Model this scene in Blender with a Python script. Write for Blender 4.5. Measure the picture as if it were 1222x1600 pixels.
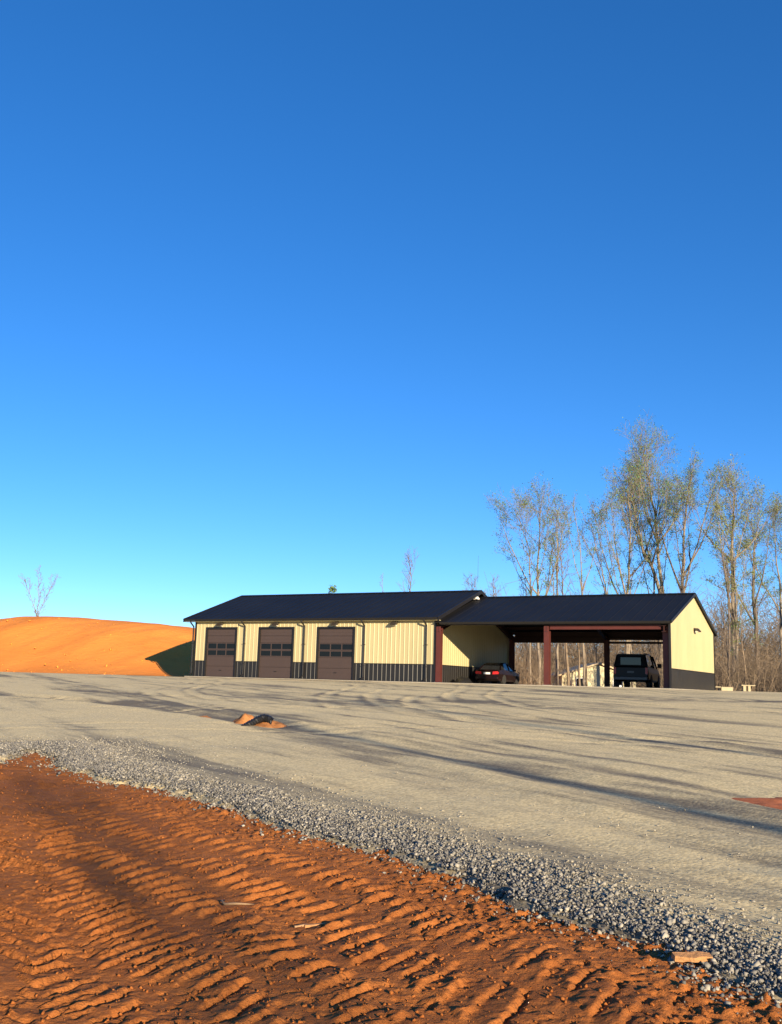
import bpy, bmesh, math, random
import numpy as np
from mathutils import Matrix, Vector

# ------------------------------------------------------------------ camera, sky, sun, exposure
scene = bpy.context.scene
for o in list(bpy.data.objects):
    bpy.data.objects.remove(o)
COL = scene.collection
EYE = 1.6
FPX, PITCH, ROLL = 1559.3, 0.172, 0.028          # focal length in photo pixels (1222 wide)
cam = bpy.data.cameras.new('camera')
cam.sensor_fit = 'HORIZONTAL'; cam.sensor_width = 36.0; cam.lens = 36.0 * FPX / 1222.0
cam.clip_start = 0.1; cam.clip_end = 6000
cam_o = bpy.data.objects.new('camera', cam); COL.objects.link(cam_o)
r0 = Vector((1, 0, 0)); u0 = Vector((0, -math.sin(PITCH), math.cos(PITCH))); fw = Vector((0, math.cos(PITCH), math.sin(PITCH)))
cr, sr = math.cos(ROLL), math.sin(ROLL)
R_ = cr * r0 + sr * u0; U_ = -sr * r0 + cr * u0; B_ = -fw
cam_o.matrix_world = Matrix(((R_.x, U_.x, B_.x, 0), (R_.y, U_.y, B_.y, 0), (R_.z, U_.z, B_.z, EYE), (0, 0, 0, 1)))
scene.camera = cam_o

SUN_EL, SUN_AZ = math.radians(12), math.radians(155)   # azimuth clockwise from +Y
world = bpy.data.worlds.new('World'); scene.world = world; world.use_nodes = True
wn = world.node_tree.nodes; wl = world.node_tree.links
sky = wn.new('ShaderNodeTexSky'); sky.sky_type = 'NISHITA'; sky.sun_disc = False
sky.sun_elevation = SUN_EL; sky.sun_rotation = SUN_AZ
sky.air_density = 0.7; sky.dust_density = 0.0; sky.ozone_density = 4.0; sky.altitude = 200
hs = wn.new('ShaderNodeHueSaturation'); hs.inputs['Saturation'].default_value = 1.21; hs.inputs['Hue'].default_value = .507; hs.inputs['Value'].default_value = 1.0
gm = wn.new('ShaderNodeGamma'); gm.inputs['Gamma'].default_value = .88; wl.new(sky.outputs[0], gm.inputs[0]); wl.new(gm.outputs[0], hs.inputs['Color']); wl.new(hs.outputs[0], wn['Background'].inputs[0])
wn['Background'].inputs[1].default_value = 0.122
sun = bpy.data.lights.new('sun', 'SUN'); sun.energy = 5.0; sun.angle = math.radians(0.5); sun.color = (1.0, 0.81, 0.55)
sun_o = bpy.data.objects.new('sun', sun); COL.objects.link(sun_o)
to_sun = Vector((math.sin(SUN_AZ) * math.cos(SUN_EL), math.cos(SUN_AZ) * math.cos(SUN_EL), math.sin(SUN_EL)))
sun_o.rotation_euler = to_sun.to_track_quat('Z', 'Y').to_euler()
sun_o.location = to_sun * 200
vs = scene.view_settings
vs.view_transform = 'Standard'; vs.look = 'None'; vs.gamma = 1.0; vs.use_curve_mapping = False; vs.exposure = 1.1
scene.render.resolution_x = 782; scene.render.resolution_y = 1024

# ------------------------------------------------------------------ site measurements
YA = 0.499; X0, Y0 = -13.177, 69.021; ZB = EYE + 0.248       # building corner, yaw, slab level
L1, L2, W = 18.31, 13.88, 12.02; LT = L1 + L2
cy, sy = math.cos(YA), math.sin(YA)

def toB(x, y):
    dx, dy = x - X0, y - Y0
    return dx * cy - dy * sy, dx * sy + dy * cy
def fromB(u, v):
    return X0 + u * cy + v * sy, Y0 - u * sy + v * cy
def ray(px, py):
    A = px - 611; Bq = 800 - py
    a = (cr * A - sr * Bq) / FPX; b = (sr * A + cr * Bq) / FPX
    return np.array([a, math.cos(PITCH) - math.sin(PITCH) * b, math.sin(PITCH) + math.cos(PITCH) * b])
def at_y(px, py, D):
    d = ray(px, py); d = d * (D / d[1]); return np.array([d[0], d[1], d[2] + EYE])

def hash2(ix, iy, seed):
    h = (ix.astype(np.int64) * 374761393 + iy.astype(np.int64) * 668265263 + seed * 1442695041) & 0xffffffff
    h = ((h ^ (h >> 13)) * 1274126177) & 0xffffffff
    h = h ^ (h >> 16)
    return (h & 0xffff) / 65535.0
def vnoise(x, y, seed=0):
    ix = np.floor(x); iy = np.floor(y); fx = x - ix; fy = y - iy
    fx = fx * fx * (3 - 2 * fx); fy = fy * fy * (3 - 2 * fy)
    a = hash2(ix, iy, seed); b = hash2(ix + 1, iy, seed); c = hash2(ix, iy + 1, seed); d = hash2(ix + 1, iy + 1, seed)
    return (a * (1 - fx) + b * fx) * (1 - fy) + (c * (1 - fx) + d * fx) * fy
def fbm(x, y, seed=0, oct=4):
    s = np.zeros_like(x, dtype=float); amp = 0.5; tot = 0
    for k in range(oct):
        s += amp * vnoise(x * 2 ** k + 17.3 * k, y * 2 ** k - 9.1 * k, seed + k); tot += amp; amp *= 0.5
    return s / tot          # 0..1
def sstep(a, b, x):
    t = np.clip((x - a) / (b - a), 0, 1); return t * t * (3 - 2 * t)

def base(x, y):
    x = np.asarray(x, float); y = np.asarray(y, float)
    u, v = toB(x, y)
    t = np.clip((v + 50) / 48, 0, 1)
    z = 1.80 * (t * .75 + .25 * t * t * (3 - 2 * t))
    z = z - 1.5 * sstep(W + 4, W + 40, v) 
    return z
def ground_at(px, py):
    d = ray(px, py); t = 1.0
    while t < 400:
        t *= 1.002; p = d * t
        if p[2] + EYE < float(base(p[0], p[1])): break
    return p[0], p[1], p[2] + EYE

def poly_dist(x, y, pts):
    """distance to a polyline, signed (left of travel +) and arc length"""
    best = np.full(x.shape, 1e9); sd = np.zeros(x.shape); al = np.zeros(x.shape); acc = 0
    for (ax, ay), (bx, by) in zip(pts[:-1], pts[1:]):
        ex, ey = bx - ax, by - ay; l = math.hypot(ex, ey)
        t = np.clip(((x - ax) * ex + (y - ay) * ey) / l ** 2, 0, 1)
        dx, dy = x - ax - t * ex, y - ay - t * ey
        d = np.hypot(dx, dy); m = d < best
        best = np.where(m, d, best)
        sd = np.where(m, np.sign(ex * dy - ey * dx) * d, sd)
        al = np.where(m, acc + t * l, al); acc += l
    return best, sd, al

EDGE = [(5.5, 1.4), (3.2, 4.1), (2.3, 5.42), (2.02, 5.8), (1.78, 6.3), (1.48, 6.98), (1.1, 7.55), (.66, 8.34), (.12, 9.1), (-.52, 10.1), (-1.3, 11.18),
        (-2.36, 12.6), (-4.2, 14.7), (-4.8, 15.4), (-5.35, 17.0), (-6.0, 18.2), (-6.35, 17.5), (-6.1, 16.0), (-6.5, 15.0), (-9.5, 15.3), (-14, 17.5), (-30, 22)]
def edge_sd(x, y):
    """+ on the red dirt side"""
    d, sd, al = poly_dist(x, y, EDGE)
    poly = EDGE + [(-30, -8), (5.5, -8)]; ins = np.zeros(x.shape, bool)
    for (ax, ay), (bx, by) in zip(poly, poly[1:] + poly[:1]):
        if ay != by: ins ^= ((ay > y) != (by > y)) & (x < (bx - ax) * (y - ay) / (by - ay) + ax)
    sd = np.where(ins, d, -d)
    return sd + (fbm(x * 1.1, y * 1.1, 5, 4) - .5) * .5 + (fbm(x * 6, y * 6, 8, 3) - .5) * .14, al

# ------------------------------------------------------------------ object helpers
def link(o, parent=None):
    COL.objects.link(o)
    if parent is not None: o.parent = parent
    return o
def mesh_obj(name, verts, faces, mat, parent=None, smooth=False, attrs=None):
    me = bpy.data.meshes.new(name)
    if isinstance(verts, np.ndarray):
        verts = np.ascontiguousarray(verts, dtype=np.float32)
    if isinstance(faces, np.ndarray):
        nf, k = faces.shape
        me.vertices.add(len(verts)); me.vertices.foreach_set('co', np.asarray(verts, np.float32).ravel())
        me.loops.add(nf * k); me.loops.foreach_set('vertex_index', faces.astype(np.int32).ravel())
        me.polygons.add(nf); me.polygons.foreach_set('loop_start', (np.arange(nf) * k).astype(np.int32))
        me.polygons.foreach_set('loop_total', np.full(nf, k, np.int32))
        me.update(calc_edges=True)
    else:
        me.from_pydata([tuple(map(float, v)) for v in verts], [], faces)
    if attrs:
        for an, data in attrs.items():
            a = me.attributes.new(an, 'FLOAT', 'POINT'); a.data.foreach_set('value', np.asarray(data, np.float32).ravel())
    if smooth:
        me.polygons.foreach_set('use_smooth', np.ones(len(me.polygons), bool))
    me.update()
    if mat: me.materials.append(mat)
    return link(bpy.data.objects.new(name, me), parent)
def empty(name, loc=(0, 0, 0), rz=0):
    o = bpy.data.objects.new(name, None); o.location = loc; o.rotation_euler = (0, 0, rz); o.empty_display_size = .2
    return link(o)
def tag(o, label=None, cat=None, group=None, kind=None):
    if label: o['label'] = label
    if cat: o['category'] = cat
    if group: o['group'] = group
    if kind: o['kind'] = kind
    return o
def copy_tree(o, parent=None):
    c = o.copy(); COL.objects.link(c); c.parent = parent
    for ch in list(o.children):
        copy_tree(ch, c)
    return c
class MB:
    def __init__(s): s.v = []; s.f = []
    def add(s, v, f):
        n = len(s.v); s.v += [tuple(map(float, p)) for p in v]; s.f += [tuple(i + n for i in q) for q in f]; return s
    def box(s, x0, x1, y0, y1, z0, z1):
        return s.add([(x0, y0, z0), (x1, y0, z0), (x1, y1, z0), (x0, y1, z0), (x0, y0, z1), (x1, y0, z1), (x1, y1, z1), (x0, y1, z1)],
                     [(0, 3, 2, 1), (4, 5, 6, 7), (0, 1, 5, 4), (1, 2, 6, 5), (2, 3, 7, 6), (3, 0, 4, 7)])
    def prism(s, poly, axis, a, b):
        """poly of 2-D points extruded along axis 0/1/2 from a to b"""
        n = len(poly); vs = []
        for t in (a, b):
            for p, q in poly:
                vs.append({0: (t, p, q), 1: (p, t, q), 2: (p, q, t)}[axis])
        fs = [tuple(range(n - 1, -1, -1)), tuple(range(n, 2 * n))]
        fs += [(i, (i + 1) % n, n + (i + 1) % n, n + i) for i in range(n)]
        return s.add(vs, fs)
    def tube(s, pts, rad, n=8, cap=True):
        pts = [Vector(p) for p in pts]
        if not hasattr(rad, '__len__'): rad = [rad] * len(pts)
        vs = []; prev = None
        for i, p in enumerate(pts):
            t = (pts[min(i + 1, len(pts) - 1)] - pts[max(i - 1, 0)]).normalized()
            a = prev if prev is not None else (Vector((0, 0, 1)) if abs(t.z) < .9 else Vector((1, 0, 0)))
            b = t.cross(a).normalized(); a = b.cross(t).normalized(); prev = a
            for k in range(n):
                w = 2 * math.pi * k / n; vs.append(p + (a * math.cos(w) + b * math.sin(w)) * rad[i])
        fs = [(i * n + k, i * n + (k + 1) % n, (i + 1) * n + (k + 1) % n, (i + 1) * n + k) for i in range(len(pts) - 1) for k in range(n)]
        if cap: fs += [tuple(range(n))[::-1], tuple(range((len(pts) - 1) * n, len(pts) * n))]
        return s.add(vs, fs)
    def lathe(s, prof, n, center, axis=2):
        """prof: (radius, height) pairs"""
        vs = []
        for r, h in prof:
            for k in range(n):
                w = 2 * math.pi * k / n; a, b = r * math.cos(w), r * math.sin(w)
                p = {2: (a, b, h), 0: (h, a, b), 1: (a, h, b)}[axis]
                vs.append((p[0] + center[0], p[1] + center[1], p[2] + center[2]))
        m = len(prof)
        fs = [(i * n + k, i * n + (k + 1) % n, (i + 1) * n + (k + 1) % n, (i + 1) * n + k) for i in range(m - 1) for k in range(n)]
        fs += [tuple(range(n))[::-1], tuple(range((m - 1) * n, m * n))]
        return s.add(vs, fs)
    def build(s, name, mat, parent=None, smooth=False, fixn=True, bevel=0):
        me = bpy.data.meshes.new(name); me.from_pydata(s.v, [], s.f)
        if fixn or bevel:
            bm = bmesh.new(); bm.from_mesh(me)
            bmesh.ops.recalc_face_normals(bm, faces=bm.faces)
            if bevel: bmesh.ops.bevel(bm, geom=[e for e in bm.edges], offset=bevel, segments=1, affect='EDGES', profile=.5)
            bm.to_mesh(me); bm.free()
        if smooth: me.polygons.foreach_set('use_smooth', np.ones(len(me.polygons), bool))
        me.materials.append(mat)
        return link(bpy.data.objects.new(name, me), parent)

# ------------------------------------------------------------------ materials
def mat_new(name):
    m = bpy.data.materials.new(name); m.use_nodes = True
    nt = m.node_tree; return m, nt, nt.nodes, nt.links, nt.nodes['Principled BSDF']
def noise(nodes, links, scale, detail=4, rough=.55, coord='Object', vec=None, stretch=None, rot=0):
    tc = nodes.new('ShaderNodeTexCoord'); n = nodes.new('ShaderNodeTexNoise')
    n.inputs['Scale'].default_value = scale; n.inputs['Detail'].default_value = detail; n.inputs['Roughness'].default_value = rough
    if stretch or rot:
        mp = nodes.new('ShaderNodeMapping'); mp.vector_type = 'TEXTURE'; mp.inputs['Rotation'].default_value = (0, 0, rot)
        if stretch: mp.inputs['Scale'].default_value = tuple(1 / q for q in stretch)
        links.new(tc.outputs[coord], mp.inputs[0]); links.new(mp.outputs[0], n.inputs['Vector'])
    else:
        links.new(tc.outputs[coord], n.inputs['Vector'])
    return n
def ramp(nodes, links, src, stops):
    r = nodes.new('ShaderNodeValToRGB'); el = r.color_ramp.elements
    while len(el) < len(stops): el.new(.5)
    for e, (p, c) in zip(el, stops): e.position = p; e.color = (*c, 1) if len(c) == 3 else c
    links.new(src, r.inputs[0]); return r
def mixc(nodes, links, fac, a, b, mode='MIX'):
    m = nodes.new('ShaderNodeMix'); m.data_type = 'RGBA'; m.blend_type = mode
    for s, i in ((fac, 0), (a, 6), (b, 7)):
        if hasattr(s, 'links'): links.new(s, m.inputs[i])
        elif i == 0: m.inputs[0].default_value = s
        else: m.inputs[i].default_value = (*s, 1)
    return m.outputs[2]
def mathn(nodes, links, op, a, b=None, clamp=False):
    m = nodes.new('ShaderNodeMath'); m.operation = op; m.use_clamp = clamp
    for s, i in ((a, 0), (b, 1)):
        if s is None: continue
        if hasattr(s, 'links'): links.new(s, m.inputs[i])
        else: m.inputs[i].default_value = s
    return m.outputs[0]
def bump(nodes, links, h, strength, dist, normal_in, prev=None):
    b = nodes.new('ShaderNodeBump'); b.inputs['Strength'].default_value = strength; b.inputs['Distance'].default_value = dist
    links.new(h, b.inputs['Height'])
    if prev is not None: links.new(prev, b.inputs['Normal'])
    links.new(b.outputs[0], normal_in); return b.outputs[0]
def simple(name, col, rough=.6, var=.25, scale=3.0, metal=0, bmp=0, bscale=40, spec=.5, stretch=None):
    m, nt, N, L, P = mat_new(name)
    n = noise(N, L, scale, 5, .6, stretch=stretch)
    dk = tuple(c * (1 - var) for c in col); lt = tuple(min(1, c * (1 + var * .7)) for c in col)
    r = ramp(N, L, n.outputs[0], [(.3, dk), (.7, lt)])
    L.new(r.outputs[0], P.inputs['Base Color'])
    P.inputs['Roughness'].default_value = rough; P.inputs['Metallic'].default_value = metal; P.inputs['Specular IOR Level'].default_value = spec
    if bmp:
        b = noise(N, L, bscale, 4, .6); bump(N, L, b.outputs[0], bmp, .02, P.inputs['Normal'])
    return m
M = {}
M['cream'] = simple('cream_siding', (.43, .372, .200), .45, .09, .6, stretch=(1, 1, .25))
M['wains'] = simple('charcoal_wainscot', (.015, .014, .013), .4, .2, .8)
M['trim'] = simple('dark_trim', (.010, .009, .009), .5, .15, 1)
M['roof'] = simple('roof_metal', (.010, .010, .011), .55, .25, .35, spec=.14)
M['door'] = simple('brown_door', (.056, .038, .032), .5, .06, .8)
M['pane'] = simple('door_glass', (.006, .006, .007), .08, .2, 2, spec=.25)
M['red'] = simple('red_primer_steel', (.085, .017, .012), .6, .2, 2)
M['dsteel'] = simple('dark_red_steel', (.03, .008, .007), .6, .2, 2)
M['conc'] = simple('concrete', (.33, .30, .245), .85, .2, 1.5, bmp=.3, bscale=30)
M['lampw'] = simple('lamp_lens', (.75, .75, .72), .3, .05, 5)
M['bronze'] = simple('lamp_bronze', (.035, .028, .022), .5, .2, 5)
M['blackpaint'] = simple('black_paint', (.004, .004, .004), .35, .2, 2, spec=.25)
M['maroon'] = simple('dark_maroon_paint', (.010, .004, .004), .25, .2, 2, spec=.35)
M['carglass'] = simple('vehicle_glass', (.02, .022, .025), .05, .2, 2)
M['tyre'] = simple('tyre_rubber', (.02, .02, .02), .85, .2, 6)
M['rim'] = simple('alloy_rim', (.45, .45, .45), .3, .1, 4, metal=.8)
M['tail'] = simple('tail_light_red', (.5, .02, .02), .2, .1, 4)
M['plate'] = simple('number_plate', (.75, .75, .75), .4, .05, 4)
M['chrome'] = simple('bumper_grey', (.06, .06, .065), .3, .1, 4)
M['tarp'] = simple('black_tarp', (.012, .012, .013), .55, .3, 4, bmp=.4, bscale=8)
M['pipe'] = simple('black_plastic', (.010, .010, .011), .5, .2, 6)
M['wood'] = simple('raw_wood', (.40, .20, .075), .8, .35, 9, bmp=.5, bscale=60, stretch=(1, 8, 8))
M['palewood'] = simple('pale_wood', (.33, .2, .1), .8, .3, 12)
M['root'] = simple('root_bark', (.30, .19, .10), .9, .3, 12)
M['house'] = simple('pale_yellow_house', (.62, .56, .36), .8, .08, 1)
M['houseroof'] = simple('tan_shingle', (.50, .40, .26), .85, .15, 2)
M['creamstone'] = simple('cream_concrete', (.36, .31, .2), .8, .1, 4)
def bark(name, c):
    return simple(name, c, .9, .4, 2.5, bmp=.6, bscale=14, stretch=(3, 3, .5))
M['bark'] = bark('pale_bark', (.22, .18, .135)); M['barkd'] = bark('dark_bark', (.16, .125, .095)); M['twig'] = bark('brush_bark', (.20, .15, .10))
def leafmat(name, c):
    m, nt, N, L, P = mat_new(name)
    gi = N.new('ShaderNodeNewGeometry')
    r = ramp(N, L, gi.outputs['Random Per Island'], [(0, tuple(k * .6 for k in c)), (.6, c), (1, (c[0] * 1.4, c[1] * 1.2, c[2] * .9))])
    L.new(r.outputs[0], P.inputs['Base Color']); P.inputs['Roughness'].default_value = .6
    tr = N.new('ShaderNodeBsdfTranslucent'); L.new(r.outputs[0], tr.inputs[0])
    mx = N.new('ShaderNodeMixShader'); mx.inputs[0].default_value = .35
    L.new(P.outputs[0], mx.inputs[1]); L.new(tr.outputs[0], mx.inputs[2]); L.new(mx.outputs[0], N['Material Output'].inputs[0])
    return m
M['leaf'] = leafmat('spring_leaf', (.155, .275, .10)); M['leafy'] = leafmat('yellow_spring_leaf', (.225, .30, .085))

def dirt_material():
    m, nt, N, L, P = mat_new('red_clay')
    n1 = noise(N, L, .7, 5, .6); n2 = noise(N, L, 9, 6, .65); n3 = noise(N, L, 55, 4, .7)
    r = ramp(N, L, n1.outputs[0], [(.3, (.29, .098, .025)), (.7, (.47, .165, .040))])
    c = mixc(N, L, ramp(N, L, n2.outputs[0], [(.35, (0, 0, 0)), (.75, (1, 1, 1))]).outputs[0], r.outputs[0], (.25, .08, .02))
    c = mixc(N, L, ramp(N, L, n3.outputs[0], [(.58, (0, 0, 0)), (.75, (.6, .6, .6))]).outputs[0], c, (.52, .24, .09))
    L.new(c, P.inputs['Base Color']); P.inputs['Roughness'].default_value = .95; P.inputs['Specular IOR Level'].default_value = .15
    b1 = bump(N, L, n2.outputs[0], .6, .03, P.inputs['Normal']); bump(N, L, n3.outputs[0], .9, .014, P.inputs['Normal'], b1)
    return m
M['dirt'] = dirt_material()
M['redclay'] = simple('red_clay_patch', (.50, .165, .07), .95, .3, 6, bmp=.4, bscale=25, spec=.1)
M['brownclay'] = simple('brown_orange_clay', (.40, .17, .06), .95, .35, 5, bmp=.5, bscale=14, spec=.1)
def mound_material():
    m, nt, N, L, P = mat_new('orange_sand')
    n1 = noise(N, L, .12, 5, .6); n2 = noise(N, L, 1.6, 6, .65, stretch=(1, 1, 3))
    r = ramp(N, L, n1.outputs[0], [(.35, (.70, .235, .045)), (.65, (.82, .30, .06))])
    c = mixc(N, L, ramp(N, L, n2.outputs[0], [(.55, (0, 0, 0)), (.8, (.5, .5, .5))]).outputs[0], r.outputs[0], (.46, .15, .035))
    L.new(c, P.inputs['Base Color']); P.inputs['Roughness'].default_value = .95; P.inputs['Specular IOR Level'].default_value = .1
    bump(N, L, n2.outputs[0], .5, .14, P.inputs['Normal'])
    return m
M['mound'] = mound_material()
def gravel_material():
    m, nt, N, L, P = mat_new('gravel_and_fines')
    TR = math.radians(31)
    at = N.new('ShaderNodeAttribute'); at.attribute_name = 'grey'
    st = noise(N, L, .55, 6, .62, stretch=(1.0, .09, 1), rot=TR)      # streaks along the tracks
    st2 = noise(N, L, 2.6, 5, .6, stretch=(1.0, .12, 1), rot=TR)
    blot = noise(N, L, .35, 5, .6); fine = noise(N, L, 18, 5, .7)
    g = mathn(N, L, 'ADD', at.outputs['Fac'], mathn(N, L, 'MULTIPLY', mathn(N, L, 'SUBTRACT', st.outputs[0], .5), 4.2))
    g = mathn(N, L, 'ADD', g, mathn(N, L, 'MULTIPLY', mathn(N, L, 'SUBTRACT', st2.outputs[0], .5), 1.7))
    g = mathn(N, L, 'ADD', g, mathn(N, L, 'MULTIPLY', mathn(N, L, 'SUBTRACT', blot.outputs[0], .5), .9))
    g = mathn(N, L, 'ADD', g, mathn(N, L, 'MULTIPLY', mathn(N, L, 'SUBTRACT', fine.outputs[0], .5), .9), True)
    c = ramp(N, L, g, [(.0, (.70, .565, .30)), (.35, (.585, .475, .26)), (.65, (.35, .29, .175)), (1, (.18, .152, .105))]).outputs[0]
    # crushed stone
    tc = N.new('ShaderNodeTexCoord'); vo = N.new('ShaderNodeTexVoronoi'); vo.inputs['Scale'].default_value = 30
    L.new(tc.outputs['Object'], vo.inputs['Vector'])
    peb = ramp(N, L, vo.outputs['Color'], [(.15, (.45, .45, .45)), (.5, (.9, .9, .9)), (.85, (1.45, 1.45, 1.42))]).outputs[0]
    c = mixc(N, L, .42, c, peb, 'MULTIPLY')
    L.new(c, P.inputs['Base Color']); P.inputs['Roughness'].default_value = .92; P.inputs['Specular IOR Level'].default_value = .2
    b1 = bump(N, L, vo.outputs['Distance'], .35, .008, P.inputs['Normal'])
    b1.node.invert = True
    b2 = bump(N, L, fine.outputs[0], .3, .012, P.inputs['Normal'], b1)
    bump(N, L, st2.outputs[0], .2, .03, P.inputs['Normal'], b2)
    return m
M['gravel'] = gravel_material()
def stone_material():
    m, nt, N, L, P = mat_new('crushed_stone')
    gi = N.new('ShaderNodeNewGeometry')
    r = ramp(N, L, gi.outputs['Random Per Island'], [(0, (.06, .06, .058)), (.35, (.135, .132, .124)), (.7, (.225, .215, .19)), (.93, (.31, .285, .235)), (1, (.42, .385, .31))])
    n = noise(N, L, 60, 4, .6)
    c = mixc(N, L, .35, r.outputs[0], ramp(N, L, n.outputs[0], [(.3, (.5, .5, .5)), (.7, (1.3, 1.3, 1.3))]).outputs[0], 'MULTIPLY')
    at = N.new('ShaderNodeAttribute'); at.attribute_name = 'dust'
    c = mixc(N, L, at.outputs['Fac'], c, (.34, .31, .24))
    L.new(c, P.inputs['Base Color']); P.inputs['Roughness'].default_value = .85; P.inputs['Specular IOR Level'].default_value = .25
    return m
M['stone'] = stone_material()
M['earth'] = simple('woodland_floor', (.16, .10, .055), .95, .4, .4, bmp=.6, bscale=3)

# ------------------------------------------------------------------ ground sheet to the horizon
def spaced(lo, hi, fine_lo, fine_hi, step, grow):
    a = list(np.arange(fine_lo, fine_hi + 1e-6, step)); s = step
    while a[-1] < hi: s *= grow; a.append(min(hi, a[-1] + s))
    s = step
    while a[0] > lo: s *= grow; a.insert(0, max(lo, a[0] - s))
    return np.array(a)
def grid(xs, ys):
    X, Y = np.meshgrid(xs, ys); nx, ny = len(xs), len(ys)
    i = np.arange(nx * ny).reshape(ny, nx)
    F = np.stack([i[:-1, :-1], i[:-1, 1:], i[1:, 1:], i[1:, :-1]], -1).reshape(-1, 4)
    return X.ravel(), Y.ravel(), F
xs = spaced(-3000, 3000, -90, 90, 3, 1.25); ys = spaced(-1500, 4000, -40, 170, 3, 1.25)
X, Y, F = grid(xs, ys)
far = sstep(150, 600, np.hypot(X, Y))
Zg = base(X, Y) - .14 + (fbm(X / 14, Y / 14, 3) - .5) * .9 * sstep(W + 6, W + 25, toB(X, Y)[1])
tag(mesh_obj('ground', np.stack([X, Y, Zg * (1 - far) + far * .2], 1), F, M['earth'], smooth=True), kind='structure')

# ------------------------------------------------------------------ gravel yard
RUTS_AND_SHADE = [  # polyline, width, depth, grey strength (compacted stone, with tree-shade streaks painted in)
    ([(7.5, 2.0), (3.98, 10.31), (3.14, 12.6), (2.29, 14.7), (1.1, 17.6), (-1.11, 21.85), (-4.5, 27.5), (-9, 33), (-16, 40)], .42, .06, .7),
    ([(9.3, 2.4), (5.3, 10.9), (4.2, 13.6), (3.1, 15.9), (1.9, 18.6), (-.2, 22.6), (-3.6, 28.3), (-8, 34)], .34, .035, .5),
    ([(11, 12), (7.02, 18.07), (5.24, 20.95), (3.11, 25), (-.8, 30.2), (-6, 36), (-14, 43)], .4, .04, .5),
    ([(13, 13), (9.0, 19.3), (7.1, 22.3), (4.8, 26.3), (.8, 31.6), (-5, 38)], .3, .03, .3),
    ([(3.4, 9.0), (1.9, 12.4), (.39, 15.3), (-1.24, 19.7), (-3.5, 25), (-5.28, 28.8), (-7, 31.6), (-10.4, 35), (-18, 40)], .5, .035, .55),
    ([(14, 18), (10.2, 24), (6.4, 30.2), (2, 36), (-6, 44)], .4, .03, .4),
    ([(16, 24), (11, 31), (6, 37), (0, 43), (-9, 51)], .5, .03, .4),
]
xs = spaced(-75, 75, -9, 13, .085, 1.06); 
yl = [3.2]; st = .07
while yl[-1] < 100: yl.append(yl[-1] + st); st = max(.07, (yl[-1] - 3) * .0088)
X, Y, F = grid(xs, np.array(yl))
U, V = toB(X, Y)
sd, al = edge_sd(X, Y)
inside = -sd
tr = math.radians(31)
S = X * math.cos(tr) + Y * math.sin(tr); T = -X * math.sin(tr) + Y * math.cos(tr)   # across / along tracks
h = .045 + (fbm(X / 3.2, Y / 3.2, 21) - .5) * .07 + (fbm(S * 1.6, T * .16, 31, 4) - .5) * .035 + (fbm(X * 5, Y * 5, 41, 3) - .5) * .010
grey = np.full(X.shape, .10)
for pts, wd, dp, gs in RUTS_AND_SHADE:
    d, s_, a_ = poly_dist(X, Y, pts)
    wob = wd * (.8 + .6 * fbm(a_ * .5, a_ * .1 + 3, 77, 3))
    q = d / wob
    brk = .45 + .75 * fbm(a_ * .22, d * .5, 91, 3)
    h += -dp * np.exp(-q ** 2) * brk + dp * .6 * np.exp(-((q - 1.6) / .55) ** 2) * brk
    grey += gs * np.exp(-(q / 1.15) ** 2) * brk
TRACKS = [
    ([(9, 5), (5.5, 14), (2.2, 22), (-.5, 30), (-1.5, 40), (-.8, 52), fromB(6.7, -2)]), ([(10, 9), (6.5, 17), (3.5, 25), (1.6, 34), (1.8, 44), fromB(11.3, -2)]),
    ([(12, 10), (8, 20), (4.4, 29), (3.2, 38), (4.6, 48), fromB(21.5, -2)]), ([(8, 6), (4.2, 15), (.2, 23), (-5, 32), (-9, 42), (-9.5, 54), fromB(2.2, -2)]),
    ([(-16, 26), (-8, 30), (1, 33), (9, 33), (18, 29)]), ([(-18, 33), (-8, 39), (2, 41), (12, 38), (22, 32)]), ([(16, 20), (13, 30), (12.5, 40), fromB(28.7, -2)]),
    ([(-14, 21), (-7, 23.5), (0, 23), (6, 20), (12, 14)])]
def smooth_line(P):
    P = [np.array(p, float) for p in P]; out = []
    for i in range(len(P) - 1):
        p0, p1, p2, p3 = P[max(i - 1, 0)], P[i], P[i + 1], P[min(i + 2, len(P) - 1)]
        for k in range(6):
            t = k / 6; out.append(tuple(.5 * (2 * p1 + (p2 - p0) * t + (2 * p0 - 5 * p1 + 4 * p2 - p3) * t * t + (3 * p1 - p0 - 3 * p2 + p3) * t ** 3)))
    return out + [tuple(P[-1])]
for ti, pts in enumerate(TRACKS):
    d, s_, a_ = poly_dist(X, Y, smooth_line(pts))
    for off in (-.85, .85):
        q = (s_ - off + .12 * (fbm(a_ * .3, a_ * .05, 300 + ti, 2) - .5)) / .20
        k_ = sstep(.25, .6, fbm(a_ * .18, np.full_like(a_, off * 3.0), 310 + ti, 3))
        h += (-.014 * np.exp(-q ** 2) + .012 * np.exp(-((np.abs(q) - 1.5) / .5) ** 2)) * k_
        grey += (-.30 * np.exp(-(q / .9) ** 2) + .38 * np.exp(-((np.abs(q) - 1.7) / .7) ** 2)) * k_
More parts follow.
